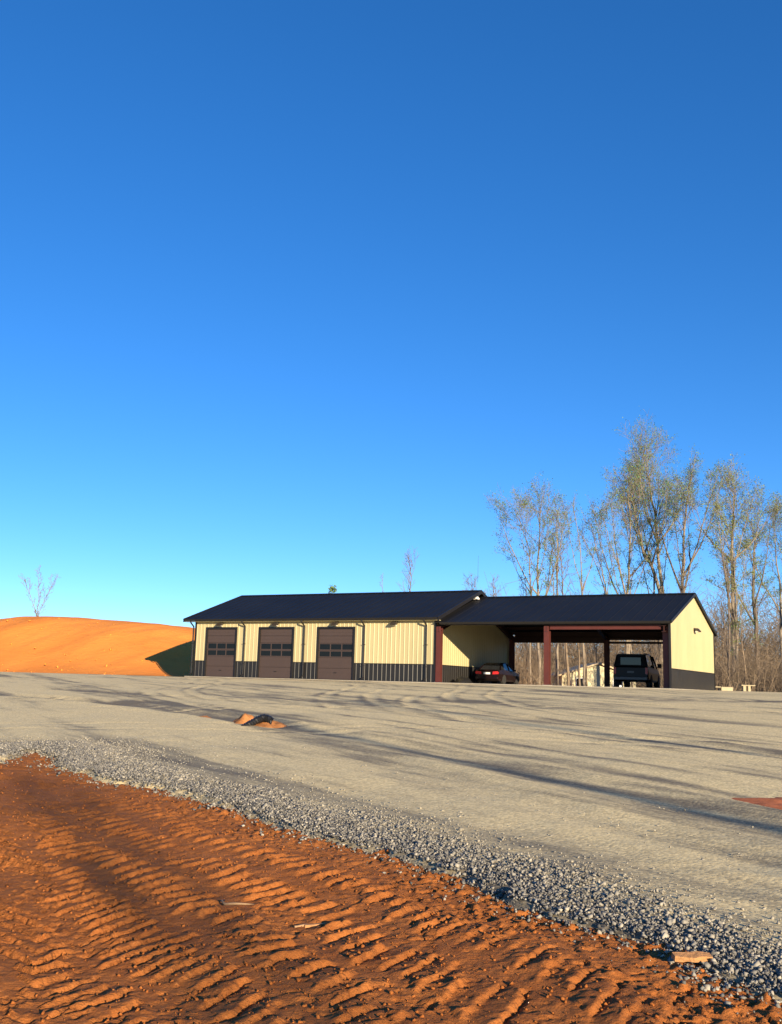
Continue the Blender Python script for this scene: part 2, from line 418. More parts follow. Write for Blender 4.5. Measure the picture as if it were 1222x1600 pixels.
# loose windrow against the dirt, fines washed out of it
grey += .75 * np.exp(-(np.clip(inside, 0, None) / (.7 + .06 * Y)) ** 2)
h += .03 * np.exp(-((inside - .55) / .5) ** 2)
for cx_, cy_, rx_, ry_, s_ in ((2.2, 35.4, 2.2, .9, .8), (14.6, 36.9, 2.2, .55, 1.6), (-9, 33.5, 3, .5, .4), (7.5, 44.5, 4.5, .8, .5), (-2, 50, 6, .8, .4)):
    grey += s_ * np.exp(-((X - cx_) / rx_) ** 2 - ((Y - cy_) / ry_) ** 2)  # soft dark ovals, in part shade painted into the gravel colour
h *= 1 - sstep(-6, -2.5, V)
z = base(X, Y) + h - .16 * sstep(-.02, -.28, inside) - .5 * sstep(1.5, 4.5, V - (W + 4)) * 1.0
keep_u = sstep(48, 56, U)
z -= .5 * keep_u
keepF = ((V < W + 9) & (inside > -1.0) & (U < 58))
F = F[keepF[F].all(1)]
used = np.unique(F); remap = -np.ones(len(X), int); remap[used] = np.arange(len(used))
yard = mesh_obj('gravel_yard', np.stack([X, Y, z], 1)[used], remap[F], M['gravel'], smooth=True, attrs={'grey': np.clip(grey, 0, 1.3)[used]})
tag(yard, kind='structure')
def yard_z(x, y):
    return float(base(x, y)) + .045

# ------------------------------------------------------------------ red dirt bank in the foreground
xl = spaced(-14, 5, -3.0, 2.5, .0135, 1.04)
yl = [3.9]; st = .0135
while yl[-1] < 21: st = max(.0135, .0135 + (yl[-1] - 6.5) * .006); yl.append(yl[-1] + st)
X, Y, F = grid(xl, np.array(yl))
sd, al = edge_sd(X, Y)
# tyre lugs: short bars slanting across lanes that follow the gravel edge, mirrored at a chevron line on the left
hfx = fbm(X * 16, Y * 16, 53, 3) - .5; hfy = fbm(X * 16, Y * 16, 54, 3) - .5
wx = X + (fbm(X * 1.0, Y * 1.0, 51, 2) - .5) * .26 + hfx * .06
wy = Y + (fbm(X * 1.0, Y * 1.0, 52, 2) - .5) * .26 + hfy * .06
cx0 = -1.64 - (wy - 5.18) * .346
mx_ = cx0 + np.abs(wx - cx0)
LA = np.radians(58)
ph = (mx_ * np.sin(LA) - wy * np.cos(LA)) / .165
tw = sd + hfx * .08 + (fbm(X * .5, Y * .5, 75, 2) - .5) * .5
lanew = .62
lid = np.floor(tw / lanew); lf = tw / lanew - lid
ph = ph * (.88 + .24 * hash2(lid, lid * 0, 33)) + hash2(lid, lid * 0 + 2, 35)
barid = np.floor(ph); fr = ph - barid
rnd = hash2(barid, lid, 5); rnd2 = hash2(barid, lid, 9); rnd3 = hash2(barid, lid, 13)
lane_open = sstep(.0, .16, lf - .22 * rnd2) * sstep(1.0, .84, lf + .25 * rnd3)
tread = sstep(.26, .42, fbm(X / 1.5 + 3, Y / 1.5, 71, 3)) * sstep(.45, 1.0, sd + .5 * (fbm(X, Y, 73, 2) - .5))
fade = 1 - .5 * sstep(8.5, 13, Y)
# each lug left a wedge: a gentle rise and a sharp lip with a gap behind it
brk = .7 + .3 * sstep(.35, .55, fbm(X * 5, Y * 5, 74, 3))
comb = np.where(fr < .80, fr / .80, 1 - sstep(.80, .93, fr))
amp = (.021 + .014 * rnd2) * tread * (.12 + .88 * lane_open) * fade * brk
h = comb * amp
slit = np.exp(-(np.abs(fr - .93) / (.05 + .04 * rnd3)) ** 2)
h -= slit * (.012 + .02 * rnd) * (rnd < .75) * lane_open * sstep(.25, .6, sd) * fade * (.35 + .65 * tread)
# crumbled surface
crumbly = 1 - .7 * tread
h += (fbm(X * 7, Y * 7, 81, 4) - .5) * (.010 + .008 * crumbly)
fine_ = fbm(X * 24, Y * 24, 85, 3)
rough_m = (.35 + .7 * sstep(.4, .65, fbm(X * 1.7, Y * 1.7, 86, 3)) + .4 * sstep(1.3, .1, sd)) * (.35 + .65 * crumbly)
h += (fine_ - .5) * .018 * rough_m
h += np.clip(fbm(X * 15, Y * 15, 87, 3) - .56, 0, 1) * .08 * rough_m
h -= np.clip(.40 - fbm(X * 19, Y * 19, 88, 3), 0, 1) * .16 * rough_m
h += (fbm(X / 1.5, Y / 1.5, 83, 3) - .5) * .10
lane = .5 + .5 * np.cos((sd - .9) * 2 * math.pi / 1.5)
h -= .02 * (1 - lane) * sstep(.2, 1.0, sd)
z = base(X, Y) + .01 + h + .03 * sstep(.1, 1.2, sd) - .22 * sstep(.02, -.3, sd)
keep = sd > -.7
F = F[keep[F].all(1)]
used = np.unique(F); remap = -np.ones(len(X), int); remap[used] = np.arange(len(used))
tag(mesh_obj('red_dirt', np.stack([X, Y, z], 1)[used], remap[F], M['dirt'], smooth=True), kind='structure')
_dx, _dy, _dz = X.reshape(len(yl), len(xl)), Y.reshape(len(yl), len(xl)), z.reshape(len(yl), len(xl))
def dirt_z(x, y):
    i = np.clip(np.searchsorted(np.array(yl), y), 0, len(yl) - 1); j = np.clip(np.searchsorted(xl, x), 0, len(xl) - 1)
    return _dz[i, j]

# ------------------------------------------------------------------ loose stones and clods (uncountable)
def lumps(P, size, rng, flat=.7, kind='oct'):
    """P (n,3): one irregular lump of 8 corners each"""
    n = len(P)
    cube = np.array([(-1, -1, -1), (1, -1, -1), (1, 1, -1), (-1, 1, -1), (-1, -1, 1), (1, -1, 1), (1, 1, 1), (-1, 1, 1)], float) * .5
    v = cube[None] * (1 + rng.uniform(-.55, .35, (n, 8, 3)))
    v *= rng.uniform(.6, 1.25, (n, 1, 3)); v[..., 2] *= flat
    q = rng.normal(size=(n, 4)); q[:, 1:3] *= .6; q /= np.linalg.norm(q, axis=1, keepdims=True)
    w, x, y, z = q.T
    Rm = np.stack([1 - 2 * (y * y + z * z), 2 * (x * y - z * w), 2 * (x * z + y * w), 2 * (x * y + z * w), 1 - 2 * (x * x + z * z), 2 * (y * z - x * w),
                   2 * (x * z - y * w), 2 * (y * z + x * w), 1 - 2 * (x * x + y * y)], 1).reshape(n, 3, 3)
    v = np.einsum('nij,nkj->nki', Rm, v) * size[:, None, None] + P[:, None, :]
    f = np.array([(0, 3, 2, 1), (4, 5, 6, 7), (0, 1, 5, 4), (1, 2, 6, 5), (2, 3, 7, 6), (3, 0, 4, 7)])
    return v.reshape(-1, 3), (f[None] + 8 * np.arange(n)[:, None, None]).reshape(-1, 4)
rng = np.random.default_rng(4)
n = 900000
# sample near the edge, density falling with distance from it and with distance from the viewer
px_ = rng.uniform(-8, 4.2, n); py_ = 3.9 + 17 * rng.uniform(0, 1, n) ** 1.7
sd, al = edge_sd(px_, py_)
ins = -sd
bandw = .30 + .052 * py_
prob = np.where(ins > 0, np.exp(-(ins / bandw) ** 2 * 1.5) + .07 * np.exp(-ins / 1.1), np.exp(ins / .10) * .8)
prob *= np.where(ins > -.6, 1, 0) * (ins < 4.5)
sel = (rng.uniform(0, 1, n) < prob * .85)
px_, py_, ins = px_[sel], py_[sel], ins[sel]
sz = (.006 + .018 * rng.uniform(0, 1, len(px_)) ** 2.2) * np.where(ins > bandw[sel], .75, 1) * (1 + .028 * py_) * np.where(rng.uniform(0, 1, len(px_)) < .07, 1.5, 1)
if len(px_) > 60000:
    k = rng.permutation(len(px_))[:60000]; px_, py_, ins, sz = px_[k], py_[k], ins[k], sz[k]
pz = base(px_, py_) + .045 + (fbm(px_ / 3.2, py_ / 3.2, 21) - .5) * .07 + .03 * np.exp(-((ins - .55) / .5) ** 2) - .16 * sstep(-.02, -.28, ins) + rng.uniform(-.004, .022, len(px_)) * np.exp(-np.abs(ins))
pz = np.maximum(pz, np.where(ins < .35, dirt_z(px_, py_) + .004, -9))
v, f = lumps(np.stack([px_, py_, pz], 1), sz, rng)
dust = np.repeat(np.clip(ins / (.5 + .07 * py_), 0, 1) * .55 + rng.uniform(-.15, .15, len(px_)), 8)
tag(mesh_obj('loose_stones', v, f, M['stone'], attrs={'dust': np.clip(dust, 0, .85)}), 'loose grey crushed stones along the edge of the red dirt', 'stones', kind='stuff')
n = 26000
px_ = rng.uniform(-7, 3.2, n); py_ = 4.0 + 13 * rng.uniform(0, 1, n) ** 1.9
sd, al = edge_sd(px_, py_)
sel = (sd > -.05) & (rng.uniform(0, 1, n) < .35 + .65 * fbm(px_ * 1.2, py_ * 1.2, 97, 3) ** 2 * 2)
px_, py_ = px_[sel], py_[sel]
sz = .005 + .017 * rng.uniform(0, 1, len(px_)) ** 4
v, f = lumps(np.stack([px_, py_, dirt_z(px_, py_) + .003], 1), sz, rng)
tag(mesh_obj('dirt_clods', v, f, M['dirt']), 'small crumbled clods of red clay scattered over the dirt', 'clods', kind='stuff')

# ------------------------------------------------------------------ orange sand mound
crest_px = [(-260, 985), (-120, 974), (0, 969), (60, 963), (130, 965), (200, 971), (260, 976), (300, 985), (345, 1002), (400, 1030), (460, 1062)]
VC = 17.0
cu, cz = [], []
ou, ov = toB(0, 0)
for p in crest_px:
    d = ray(*p); e, g = toB(d[0], d[1]); du, dv = e - ou, g - ov
    t = (VC - ov) / dv; cu.append(ou + du * t); cz.append(EYE + d[2] * t - 1.8)
cu = [cu[0] - 40] + cu; cz = [0.3] + cz
us = np.arange(-95, 16, .5); vs_ = np.arange(-3, 60, .5)
UU, VV, F = grid(us, vs_)
Hc = np.interp(UU, cu, cz)
foot = 1.0 + .10 * np.clip(UU + 4, -60, 0) * -.12 + (fbm(UU / 6, VV / 6, 14, 3) - .5) * 1.5 + 2.6 * sstep(-9, -1, UU)
t = (VV - foot) / (VC - foot)
prof = np.where(t < 1, np.clip(t, -.3, 1), 1)
prof = np.where(prof > 0, np.sin(np.clip(prof, 0, 1) * math.pi / 2) ** 1.15, prof * .5)
back = 1 - .85 * sstep(VC + 2, VC + 24, VV)
gull = (fbm(UU / 5, VV / 9, 15, 4) - .5) * .7 + (fbm(UU / 1.1, VV / 2.2, 16, 5) - .5) * .20 - np.abs(fbm(UU / 3.0, VV / 8.0, 18, 3) - .5) * .5
Zm = Hc * prof * back + gull * np.clip(prof, 0, 1) * (1 - .8 * np.exp(-((VV - VC) / 3) ** 2))
wx, wy = fromB(UU, VV)
Zm = 1.80 + Zm
tag(mesh_obj('sand_mound', np.stack([wx, wy, Zm], 1), F, M['mound'], smooth=True), kind='structure')

rng = np.random.default_rng(8); n = 420
cu_ = rng.uniform(-60, 2, n); cv_ = 1 + 13 * rng.uniform(0, 1, n) ** 1.8
ZG = Zm.reshape(len(vs_), len(us))
cz_ = ZG[np.clip(np.searchsorted(vs_, cv_), 0, len(vs_) - 1), np.clip(np.searchsorted(us, cu_), 0, len(us) - 1)]
cx_, cy_ = fromB(cu_, cv_)
v, f = lumps(np.stack([cx_, cy_, cz_ - .02], 1), .04 + .14 * rng.uniform(0, 1, n) ** 3, rng)
tag(mesh_obj('mound_clods', v, f, M['mound']), 'scattered clods of orange earth on the flank of the mound', 'clods', kind='stuff')

# ------------------------------------------------------------------ the metal building: closed garage and open bays
bld = empty('metal_building', (X0, Y0, ZB), -YA)
tag(bld, 'long low cream metal building with dark roof, three brown garage doors and open bays', 'building')
def ribbed(name, place, length, z0, z1, mat, parent, pitch=.3048, rib=.015, t0=0.0, back=.05, start=.1):
    """sheet with raised ribs; place(t, o, z) -> local point; z0, z1 functions of t"""
    pr = [(0.0, 0.0)]; k = start
    while k + .09 < length:
        pr += [(k, 0), (k + .02, rib), (k + .065, rib), (k + .085, 0)]; k += pitch
    pr.append((length, 0.0))
    mb = MB(); n = len(pr); vs = []
    for t, o in pr:
        a, b = z0(t), z1(t)
        vs += [place(t + t0, o, a), place(t + t0, o, b), place(t + t0, -back, b), place(t + t0, -back, a)]
    fs = []
    for i in range(n - 1):
        a, b = 4 * i, 4 * i + 4
        fs += [(a, b, b + 1, a + 1), (a + 1, b + 1, b + 2, a + 2), (a + 2, b + 2, b + 3, a + 3), (a + 3, b + 3, b, a)]
    fs += [(0, 1, 2, 3), (4 * n - 4, 4 * n - 1, 4 * n - 2, 4 * n - 3)]
    mb.add(vs, fs); return mb.build(name, mat, parent)
WS = 1.05; HM, HC = 3.845, 3.66
OV = .42                                   # eave overhang of the garage
main_top = 3.845 + .02
slope_m = (6.03 - 3.845) / (6.0 + OV); slope_c = (5.59 - 3.56) / (6.0 + .30)
def roof_m(v): return 3.845 + slope_m * (min(v, W - v) + OV)
def roof_c(v): return 3.56 + slope_c * (min(v, W - v) + .30)
doors = [(1.03, 3.45), (5.43, 8.03), (10.0, 12.6)]
DH = 3.20
front = lambda t, o, z: (t, -o, z)
top_f = roof_m(0) - .09
segs = [(0, doors[0][0] - .1), (doors[0][1] + .1, doors[1][0] - .1), (doors[1][1] + .1, doors[2][0] - .1), (doors[2][1] + .1, L1)]
for a, b in segs:
    ribbed('siding', front, b - a, lambda t: WS + .02, lambda t: top_f, M['cream'], bld, t0=a, start=.08)
    ribbed('wainscot', front, b - a, lambda t: .02, lambda t: WS - .02, M['wains'], bld, t0=a, start=.08)
    MB().box(a, b, -.036, .0, WS - .02, WS + .02).build('wainscot_trim', M['trim'], bld)
for a, b in doors:
    ribbed('siding', front, b - a + .196, lambda t: DH + .12, lambda t: top_f, M['cream'], bld, t0=a - .098, start=.08)
# gable walls, partition and rear
def side(u, sgn): return lambda t, o, z: (u + sgn * o, t, z)
ribbed('siding', side(0, -1), W, lambda t: WS + .02, lambda t: roof_m(t) - .09, M['cream'], bld)
ribbed('wainscot', side(0, -1), W, lambda t: .02, lambda t: WS - .02, M['wains'], bld)
def gable_sheet(u, sgn, name, z0, rf, mat):
    return ribbed(name, side(u, sgn), W, lambda t: z0, lambda t: rf(t) - .09, mat, bld)
gable_sheet(L1, 1, 'siding', WS + .02, lambda t: min(roof_m(t), roof_c(t) - .1), M['cream'])
ribbed('wainscot', side(L1, 1), W, lambda t: .02, lambda t: WS - .02, M['wains'], bld)
ribbed('gable_panel', side(L1, 1), W, lambda t: roof_c(t) + .06, lambda t: max(roof_c(t) + .07, roof_m(t) - .09), M['trim'], bld)
rear = lambda t, o, z: (t, W + o, z)
ribbed('siding', rear, L1 - .06, lambda t: .02, lambda t: roof_m(0) - .09, M['cream'], bld, t0=.03)
gable_sheet(LT, 1, 'siding', WS + .02, roof_c, M['cream'])
ribbed('wainscot', side(LT, 1), W, lambda t: .02, lambda t: WS - .02, M['wains'], bld)
MB().box(LT, LT + .037, 0, W, WS - .02, WS + .02).build('wainscot_trim', M['trim'], bld)
MB().box(L1, L1 + .037, .35, W, WS - .02, WS + .02).build('wainscot_trim', M['trim'], bld)
# corner trims
for u, v in ((-.04, -.05), (L1 - .09, -.05)):
    MB().box(u, u + .12, v, v + .10, .02, top_f - .02).build('corner_trim', M['trim'], bld)
MB().box(LT - .06, LT + .045, -.05, .05, .02, roof_c(0) - .12).build('corner_trim', M['trim'], bld)
MB().box(LT - .06, LT + .045, W - .05, W + .05, .02, roof_c(0) - .12).build('corner_trim', M['trim'], bld)
# roofs: ribbed sheets
def roof_sheet(u0, u1, ov, z_eave, sl, front_side, thick=.05):
    vr = W / 2
    nrm = 1 / math.sqrt(1 + sl * sl)
    def place(t, o, s):           # s 0 eave .. 1 ridge
        v = -ov + s * (vr + ov); zz = z_eave + sl * (v + ov)
        if not front_side: v2 = W - v + o * sl * nrm
        else: v2 = v - o * sl * nrm
        return (t, v2, zz + o * nrm)
    return ribbed('roof_panel', place, u1 - u0, lambda t: 0.0, lambda t: .992, M['roof'], bld, pitch=.61, rib=.018, t0=u0, back=thick, start=.12)
ML0, ML1 = -.75, L1 + .32
CL1 = LT + .14
for fs_ in (True, False):
    roof_sheet(ML0, ML1, OV, 3.845, slope_m, fs_)
    roof_sheet(L1 + .06, CL1, .30, 3.56, slope_c, fs_)
def ridge_cap(u0, u1, zr, sl):
    w_ = .22
    MB().prism([(W / 2 - w_, zr - w_ * sl + .045), (W / 2, zr + .055), (W / 2 + w_, zr - w_ * sl + .045), (W / 2 + w_, zr - w_ * sl + .03), (W / 2, zr + .03), (W / 2 - w_, zr - w_ * sl + .03)], 0, u0, u1).build('ridge_cap', M['roof'], bld)
ridge_cap(ML0 - .02, ML1 + .02, 6.03, slope_m); ridge_cap(ML1 + .03, CL1 + .02, 5.59, slope_c)
# rake trims
def rake(u, ov, z_eave, sl, depth=.20, w_=.05):
    for sgn in (1, -1):
        f_ = (lambda v: v) if sgn == 1 else (lambda v: W - v)
        pl = [(f_(-ov - .01), z_eave - depth), (f_(W / 2), z_eave + sl * (W / 2 + ov) - depth), (f_(W / 2), z_eave + sl * (W / 2 + ov) + .045), (f_(-ov - .01), z_eave + .045)]
        MB().prism(pl, 0, u, u + w_).build('rake_trim', M['trim'], bld)
rake(ML0 - .055, OV, 3.845, slope_m); rake(ML1 + .005, OV, 3.845, slope_m); rake(CL1 + .003, .30, 3.56, slope_c, .13, .04)
# gutters
def gutter(u0, u1, v, z, s=1):
    pl = [(v, z), (v, z - .13), (v - s * .09, z - .13), (v - s * .13, z - .02), (v - s * .13, z), (v - s * .118, z), (v - s * .085, z - .115), (v - s * .012, z - .115), (v - s * .012, z)]
    MB().prism(pl, 0, u0, u1).build('gutter', M['trim'], bld)
gutter(ML0, ML1, -OV + .03, 3.835); gutter(L1 + .40, CL1, -.30 + .03, 3.55); gutter(ML0, ML1, W + OV - .03, 3.835, -1); gutter(L1 + .4, CL1, W + .30 - .03, 3.55, -1)
MB().box(ML0, ML1, -OV + .05, -.04, 3.66, 3.70).build('soffit', M['cream'], bld)
# downspouts with an elbow under the gutter
def downspout(u, ztop, vg):
    m = MB()
    pts = [(u, vg, ztop), (u, vg, ztop - .10), (u, -.10, ztop - .36), (u, -.10, ztop - .46), (u, -.10, .22), (u, -.26, .10)]
    m.tube(pts, .052, 8)
    o = m.build('downspout', M['trim'], bld)
    for zz in (.9, 2.2): MB().box(u - .075, u + .075, -.165, -.02, zz, zz + .03).build('strap', M['trim'], o)
for u in (-.12, 4.22, 8.95, 13.40, 17.72): downspout(u, 3.72, -OV - .03)
# garage doors
def garage_door(a, b):
    d = bpy.data.objects.new('garage_door', None); link(d, bld); d.location = (a, 0, 0)
    w = b - a
    for x0, x1, z0, z1 in ((-.10, -.002, .02, DH + .12), (w + .002, w + .10, .02, DH + .12), (-.002, w + .002, DH, DH + .12)):
        MB().box(x0, x1, -.06, .10, z0, z1).build('door_frame', M['trim'], d)
    zs = [.03, .72, 1.39, 1.83, 2.29, 2.75, DH - .01]
    for i in range(6):
        z0, z1 = zs[i], zs[i + 1] - .014
        m = MB()
        if i in (2, 3):
            st, pw = .07, (w - .07 * 4 - .02) / 3
            m.box(.005, w - .005, .05, .09, z0, z0 + .055).box(.005, w - .005, .05, .09, z1 - .05, z1)
            for k in range(4):
                x = .005 + k * (pw + st); m.box(x, min(x + st, w - .005), .051, .089, z0 + .055, z1 - .05)
            s = m.build('door_section', M['door'], d)
            for k in range(3):
                x = .005 + st + k * (pw + st)
                MB().box(x, x + pw, .064, .076, z0 + .055, z1 - .05).build('window_pane', M['pane'], s)
        else:
            m.box(.005, w - .005, .05, .09, z0, z1)
            for k in range(2): m.box(.012, w - .012, .042, .05, z0 + (k + .5) * (z1 - z0) / 2 - .1, z0 + (k + .5) * (z1 - z0) / 2 + .1)
            m.build('door_section', M['door'], d)
    MB().box(0, w, .095, .12, .02, DH).build('backing', M['blackpaint'], d)
    MB().box(w * .5 - .1, w * .5 + .1, .015, .05, .42, .46).build('handle', M['trim'], d)
for a, b in doors: garage_door(a, b)
# wall lamps
def wall_lamp(u, v, z, rot=0, white=False):
    l = bpy.data.objects.new('wall_lamp', None); link(l, bld); l.location = (u, v, z); l.rotation_euler = (0, 0, rot)
    MB().box(-.09, .09, -.05, .0, -.1, .12).build('mount', M['bronze'], l)
    MB().prism([(-.05, .10), (-.05, -.02), (-.34, -.12), (-.36, -.06), (-.22, .10)], 0, -.19, .19).build('hood', M['lampw'] if white else M['bronze'], l)
    MB().box(-.15, .15, -.30, -.07, -.125, -.10).build('lens', M['lampw'], l)
for u in (2.2, 6.75, 11.3, 15.55): wall_lamp(u, -.035, 3.50)
wall_lamp(LT + .035, 6.1, 3.45, math.pi / 2); wall_lamp(L1 + .10, 5.3, 5.52, math.pi / 2, True)
# concrete slab with apron
MB().box(-.15, LT + .12, -.75, W + .3, -.22, .0).build('slab', M['conc'], bld, bevel=.012)
# steel frames of the open bays
def ibeam(mb, ax, c, a, b, w, d, tf=.02, tw=.014):
    """I section along axis ax; c = the two other coordinates of its centre, w flange width, d depth"""
    if ax == 2:
        x, y = c
        mb.box(x - w / 2, x + w / 2, y - d / 2, y - d / 2 + tf, a, b).box(x - w / 2, x + w / 2, y + d / 2 - tf, y + d / 2, a, b).box(x - tw / 2, x + tw / 2, y - d / 2 + tf, y + d / 2 - tf, a, b)
    elif ax == 0:
        y, z = c
        mb.box(a, b, y - w / 2, y + w / 2, z - d / 2, z - d / 2 + tf).box(a, b, y - w / 2, y + w / 2, z + d / 2 - tf, z + d / 2).box(a, b, y - tw / 2, y + tw / 2, z - d / 2 + tf, z + d / 2 - tf)
    return mb
US = (L1 + .22, 25.30, LT - .30)
for i, u in enumerate(US):
    for v in (.05 if i < 2 else .42, W - .2):
        z1 = 3.30
        o = ibeam(MB(), 2, (u, v), .02, z1, .30, .32).build('column', M['red'], bld)
        MB().box(u - .22, u + .22, v - .23, v + .23, .0, .02).build('base_plate', M['conc'] if i == 1 else M['dsteel'], o)
        for sx in (-.17, .17): MB().tube([(u + sx, v - .19, .02), (u + sx, v - .19, .06)], .018, 6).build('bolt', M['chrome'], o)
    # rafters
    for sgn in (1, -1):
        f_ = (lambda v: v) if sgn == 1 else (lambda v: W - v)
        m = MB()
        for v0, v1, dd in ((-.12, W / 2, .34),):
            za, zb = roof_c(0) - slope_c * .12 - .30, 5.59 - .30
            for w2, o0, o1 in ((.11, -.02, 0), (.007, -dd + .02, -.02), (.11, -dd, -dd + .02)):
                m.prism([(f_(v0), za + o0), (f_(v1 - .002), zb + o0), (f_(v1 - .002), zb + o1), (f_(v0), za + o1)], 0, u - w2, u + w2)
        m.build('rafter', M['dsteel'], bld)
for k in range(7):
    for sgn in (1, -1):
        v = .35 + k * .92; vv = v if sgn == 1 else W - v; z = roof_c(v) - .10
        MB().box(L1 + .09, LT - .07, vv - .03, vv + .03, z - .20, z).build('purlin', M['dsteel'], bld)
# eave struts and header beams
MB().box(L1 + .40, LT - .07, -.16, -.08, 3.38, 3.53).build('eave_strut', M['trim'], bld)
ibeam(MB(), 0, (.02, 3.24), US[1] + .16, US[2] - .16, .18, .24).build('header_beam', M['red'], bld)
ibeam(MB(), 0, (W - .2, 3.12), US[0] + .16, US[1] - .16, .18, .36).build('header_beam', M['dsteel'], bld)
ibeam(MB(), 0, (W - .2, 3.22), US[1] + .16, US[2] - .16, .18, .14).build('header_beam', M['dsteel'], bld)
ibeam(MB(), 0, (W - .2, 2.97), US[1] + .16, US[2] - .16, .14, .14).build('girt', M['dsteel'], bld)
MB().box(L1 + .40, LT - .07, W - .12, W - .04, 3.30, 3.53).build('eave_strut', M['dsteel'], bld)
for z in (1.1, 2.2): MB().box(LT - .12, LT - .055, .25, W - .4, z, z + .2).build('girt', M['dsteel'], bld)

# ------------------------------------------------------------------ vehicles in the open bays
def loft(rings):
    n = len(rings[0]); mb = MB(); vs = [p for r in rings for p in r]
    fs = [(i * n + k, i * n + (k + 1) % n, (i + 1) * n + (k + 1) % n, (i + 1) * n + k) for i in range(len(rings) - 1) for k in range(n)]
    fs += [tuple(range(n))[::-1], tuple(range((len(rings) - 1) * n, len(rings) * n))]
    return mb.add(vs, fs)
def wheel(root, x, y, r, w, sgn):
    wo = MB().lathe([(r * .62, -w / 2), (r * .93, -w / 2), (r, -w * .32), (r, w * .32), (r * .93, w / 2), (r * .62, w / 2)], 24, (x, y, r), 0).build('wheel', M['tyre'], root, smooth=False)
    m = MB().lathe([(r * .61, -w * .40), (r * .61, w * .40)], 24, (x, y, r), 0)
    m.build('rim', M['rim'], wo)
    h = MB()
    for k in range(5):
        a = 2 * math.pi * k / 5; c, s = math.cos(a), math.sin(a)
        h.add([(x + sgn * w * q, y + c * rr - s * ww, r + s * rr + c * ww) for q in (.41, .46) for rr, ww in ((.04, -.03), (r * .58, -.045), (r * .58, .045), (.04, .03))],
              [(0, 1, 2, 3), (7, 6, 5, 4), (0, 4, 5, 1), (1, 5, 6, 2), (2, 6, 7, 3), (3, 7, 4, 0)])
    h.build('spokes', M['chrome'], wo)
def vehicle(name, loc, rz, paint, stations, green, wheels, wr, wheelw, half):
    """rear end at local y=0, nose towards +y. stations: y, half width, z bottom, z belt ; green: y, half width at belt, at roof, z belt, z roof"""
    root = empty(name, loc, rz)
    rings = []
    for y, hw, zb, zt in stations:
        rings.append([(-hw * .94, y, zb), (hw * .94, y, zb), (hw, y, zb + .12), (hw, y, zb + (zt - zb) * .6), (hw * .95, y, zt - .03), (hw * .86, y, zt), (-hw * .86, y, zt), (-hw * .95, y, zt - .03), (-hw, y, zb + (zt - zb) * .6), (-hw, y, zb + .12)])
    loft(rings).build('body', paint, root, smooth=False)
    rings = [[(-a, y, zb), (a, y, zb), (b, y2, zr), (-b, y2, zr)] for y, y2, a, b, zb, zr in green]
    loft(rings).build('cabin_glass', M['carglass'], root)
    g0, g1 = green[0], green[-1]
    roof = [[(-b - .02, y2 + dy, zr - .03), (b + .02, y2 + dy, zr - .03), (b - .05, y2 + dy, zr + .035), (-b + .05, y2 + dy, zr + .035)] for (y, y2, a, b, zb, zr), dy in zip(green, [-.02] + [0] * (len(green) - 2) + [.02])]
    loft(roof).build('roof', paint, root)
    for s in (-1, 1):
        for q in (0, len(green) // 2, len(green) - 1):
            y, y2, a, b, zb, zr = green[q]
            MB().tube([(s * (a + .005), y, zb), (s * (b + .015), y2, zr)], .045, 6).build('pillar', paint, root)
        for y in wheels: wheel(root, s * (half - wheelw / 2 + .015), y, wr, wheelw, s)
    return root
# low dark sedan beside the partition, tail outwards
cxx, cyy = fromB(19.75, 4.5)
car = vehicle('parked_sedan', (cxx, cyy, ZB), -YA + math.radians(2), M['maroon'],
    [(0, .78, .34, .86), (.12, .86, .24, .97), (1.0, .90, .20, 1.0), (2.4, .91, .20, .96), (3.4, .90, .20, .90), (4.2, .86, .22, .82), (4.55, .72, .30, .66)],
    [(.55, 1.05, .76, .58, .97, 1.36), (1.2, 1.4, .80, .62, .98, 1.43), (2.2, 2.1, .80, .62, .96, 1.44), (3.25, 2.5, .78, .60, .92, 1.38)], (.95, 3.6), .33, .22, .90)
car.scale = (.93, .93, .93); tag(car, 'low dark maroon car parked tail outwards in the open bay beside the cream wall', 'car')
for s in (-1, 1):
    MB().prism([(s * .40, .66), (s * .80, .68), (s * .83, .80), (s * .74, .87), (s * .42, .84)], 1, -.03, .10).build('tail_light', M['tail'], car)
    MB().box(s * .98 - .07, s * .98 + .07, 2.75, 2.9, .92, 1.04).build('mirror', M['maroon'], car)
MB().box(-.22, .22, -.035, .0, .66, .79).build('number_plate', M['plate'], car)
MB().box(-.80, .80, -.07, .08, .34, .52).build('bumper', M['maroon'], car, bevel=.02)
# tall black sport utility vehicle in the end bay
cxx, cyy = fromB(28.55, 5.6)
suv = vehicle('parked_utility_vehicle', (cxx, cyy, ZB), -YA + math.radians(6), M['blackpaint'],
    [(0, .98, .50, 1.20), (.10, 1.04, .42, 1.28), (1.2, 1.06, .38, 1.28), (3.6, 1.06, .38, 1.24), (4.6, 1.05, .40, 1.20), (5.2, 1.0, .46, 1.10), (5.35, .9, .55, .95)],
    [(.03, .22, .97, .80, 1.27, 1.98), (1.2, 1.2, 1.0, .82, 1.27, 2.02), (2.6, 2.5, 1.0, .82, 1.25, 2.02), (4.2, 3.5, .98, .80, 1.22, 1.96)], (1.1, 4.35), .42, .30, 1.06)
tag(suv, 'tall black utility vehicle parked under the roof in the end bay', 'car')
for s in (-1, 1):
    MB().box(s * .93 - .07, s * .93 + .07, -.03, .1, .82, 1.2).build('tail_light', M['tail'], suv)
    MB().box(s * 1.20 - .13, s * 1.20 + .13, 3.65, 3.78, 1.28, 1.55).build('mirror', M['blackpaint'], suv, bevel=.03)
    MB().tube([(s * .70, .4, 2.09), (s * .70, 3.1, 2.09)], .025, 6).build('roof_rail', M['chrome'], suv)
MB().box(-.60, .60, .055, .085, 1.33, 1.80).build('rear_window', M['carglass'], suv)
